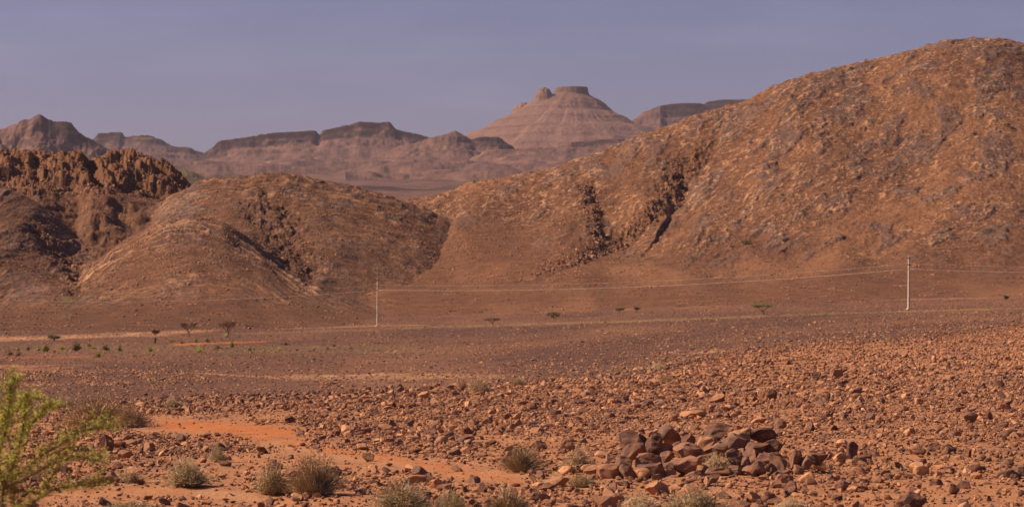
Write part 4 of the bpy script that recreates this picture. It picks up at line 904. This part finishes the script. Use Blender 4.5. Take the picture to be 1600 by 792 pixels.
# ------------------------------------------------------------------ two people far out on the plain
def person(x, yb, H, parts, label):
    """one continuous skinned figure per garment set; the cloth shells are children of the body"""
    Yd = ground_grid.hit(x, yb, 450, 960); gz = float(ground_grid.at(x, Yd)); root = None
    s_ = H / 1.7
    J = {'pel': (0, 0, .92), 'chest': (0, 0, 1.28), 'neck': (0, 0, 1.46), 'head': (0, -.02, 1.55), 'crown': (0, -.01, 1.68), 'shl': (-.17, 0, 1.38), 'ell': (-.22, .02, 1.12), 'hal': (-.2, -.12, .92), 'shr': (.17, 0, 1.38), 'elr': (.22, .02, 1.12), 'har': (.2, -.12, .92), 'hipl': (-.09, 0, .88), 'knl': (-.10, -.03, .48), 'anl': (-.10, .02, .08), 'tol': (-.11, -.14, .04), 'hipr': (.09, 0, .88), 'knr': (.10, -.06, .48), 'anr': (.11, -.02, .08), 'tor': (.12, -.18, .04)}
    rad = {'pel': .14, 'chest': .15, 'neck': .06, 'head': .095, 'crown': .07, 'shl': .07, 'ell': .05, 'hal': .035, 'shr': .07, 'elr': .05, 'har': .035, 'hipl': .09, 'knl': .065, 'anl': .045, 'tol': .035, 'hipr': .09, 'knr': .065, 'anr': .045, 'tor': .035}
    E = [('pel', 'chest'), ('chest', 'neck'), ('neck', 'head'), ('head', 'crown'), ('chest', 'shl'), ('shl', 'ell'), ('ell', 'hal'), ('chest', 'shr'), ('shr', 'elr'), ('elr', 'har'), ('pel', 'hipl'), ('hipl', 'knl'), ('knl', 'anl'), ('anl', 'tol'), ('pel', 'hipr'), ('hipr', 'knr'), ('knr', 'anr'), ('anr', 'tor')]
    ks = list(J); me = bpy.data.meshes.new('person'); me.from_pydata([tuple(c * s_ for c in J[k]) for k in ks], [(ks.index(a), ks.index(b)) for a, b in E], [])
    o = new_obj('person', me, parts[0]); o.location = (wx(x, Yd), Yd, gz)
    md = o.modifiers.new('skin', 'SKIN'); me_s = me.skin_vertices[0].data if me.skin_vertices else None
    if me_s is None:
        import bmesh
        bm = bmesh.new(); bm.from_mesh(me); bm.verts.layers.skin.verify(); bm.to_mesh(me); bm.free(); me_s = me.skin_vertices[0].data
    for i, k in enumerate(ks): me_s[i].radius = (rad[k] * s_, rad[k] * s_); me_s[i].use_root = (k == 'pel')
    o.modifiers.new('smooth', 'SUBSURF').levels = 1; o.modifiers['smooth'].render_levels = 1
    for nm, mt, ring in parts[1]:
        m = MB(); m.tube([(0, 0, z * s_) for z, _ in ring], [w * s_ for _, w in ring], 12, False); new_obj(nm, m.mesh(nm, True), mt, o)
    return tag(o, label, 'person')
person(242.5, 536, 1.42, (M['skin'], [('robe', M['black_cloth'], [(.05, .24), (.5, .21), (.95, .20), (1.25, .21), (1.40, .20), (1.47, .09)]), ('head_cloth', M['black_cloth'], [(1.36, .15), (1.48, .13), (1.6, .125), (1.7, .09), (1.74, .01)])]), 'person in a long black robe standing on the left plain')
person(9.5, 525, 1.30, (M['tan_cloth'], [('shirt', M['black_cloth'], [(.80, .22), (1.1, .24), (1.35, .25), (1.46, .11)]), ('head_cloth', M['white_cloth'], [(1.40, .18), (1.5, .17), (1.62, .16), (1.72, .10), (1.77, .01)])]), 'person with a white head cloth and black top at the far left')

# ------------------------------------------------------------------ air
m = MB(); m.box((0, 7900, 540), (11000, 9600, 571)); hz = new_obj('haze', m.mesh('haze'))
hm = bpy.data.materials.new('haze'); hm.use_nodes = True; hn = hm.node_tree.nodes; hn.clear()
ho = hn.new('ShaderNodeOutputMaterial'); hv = hn.new('ShaderNodeVolumePrincipled'); hv.inputs['Color'].default_value = (0.80, 0.72, 0.88, 1); hv.inputs['Density'].default_value = 1.7e-5; hv.inputs['Anisotropy'].default_value = 0.2
hm.node_tree.links.new(hv.outputs[0], ho.inputs['Volume']); hz.data.materials.append(hm); tag(hz, kind='stuff')
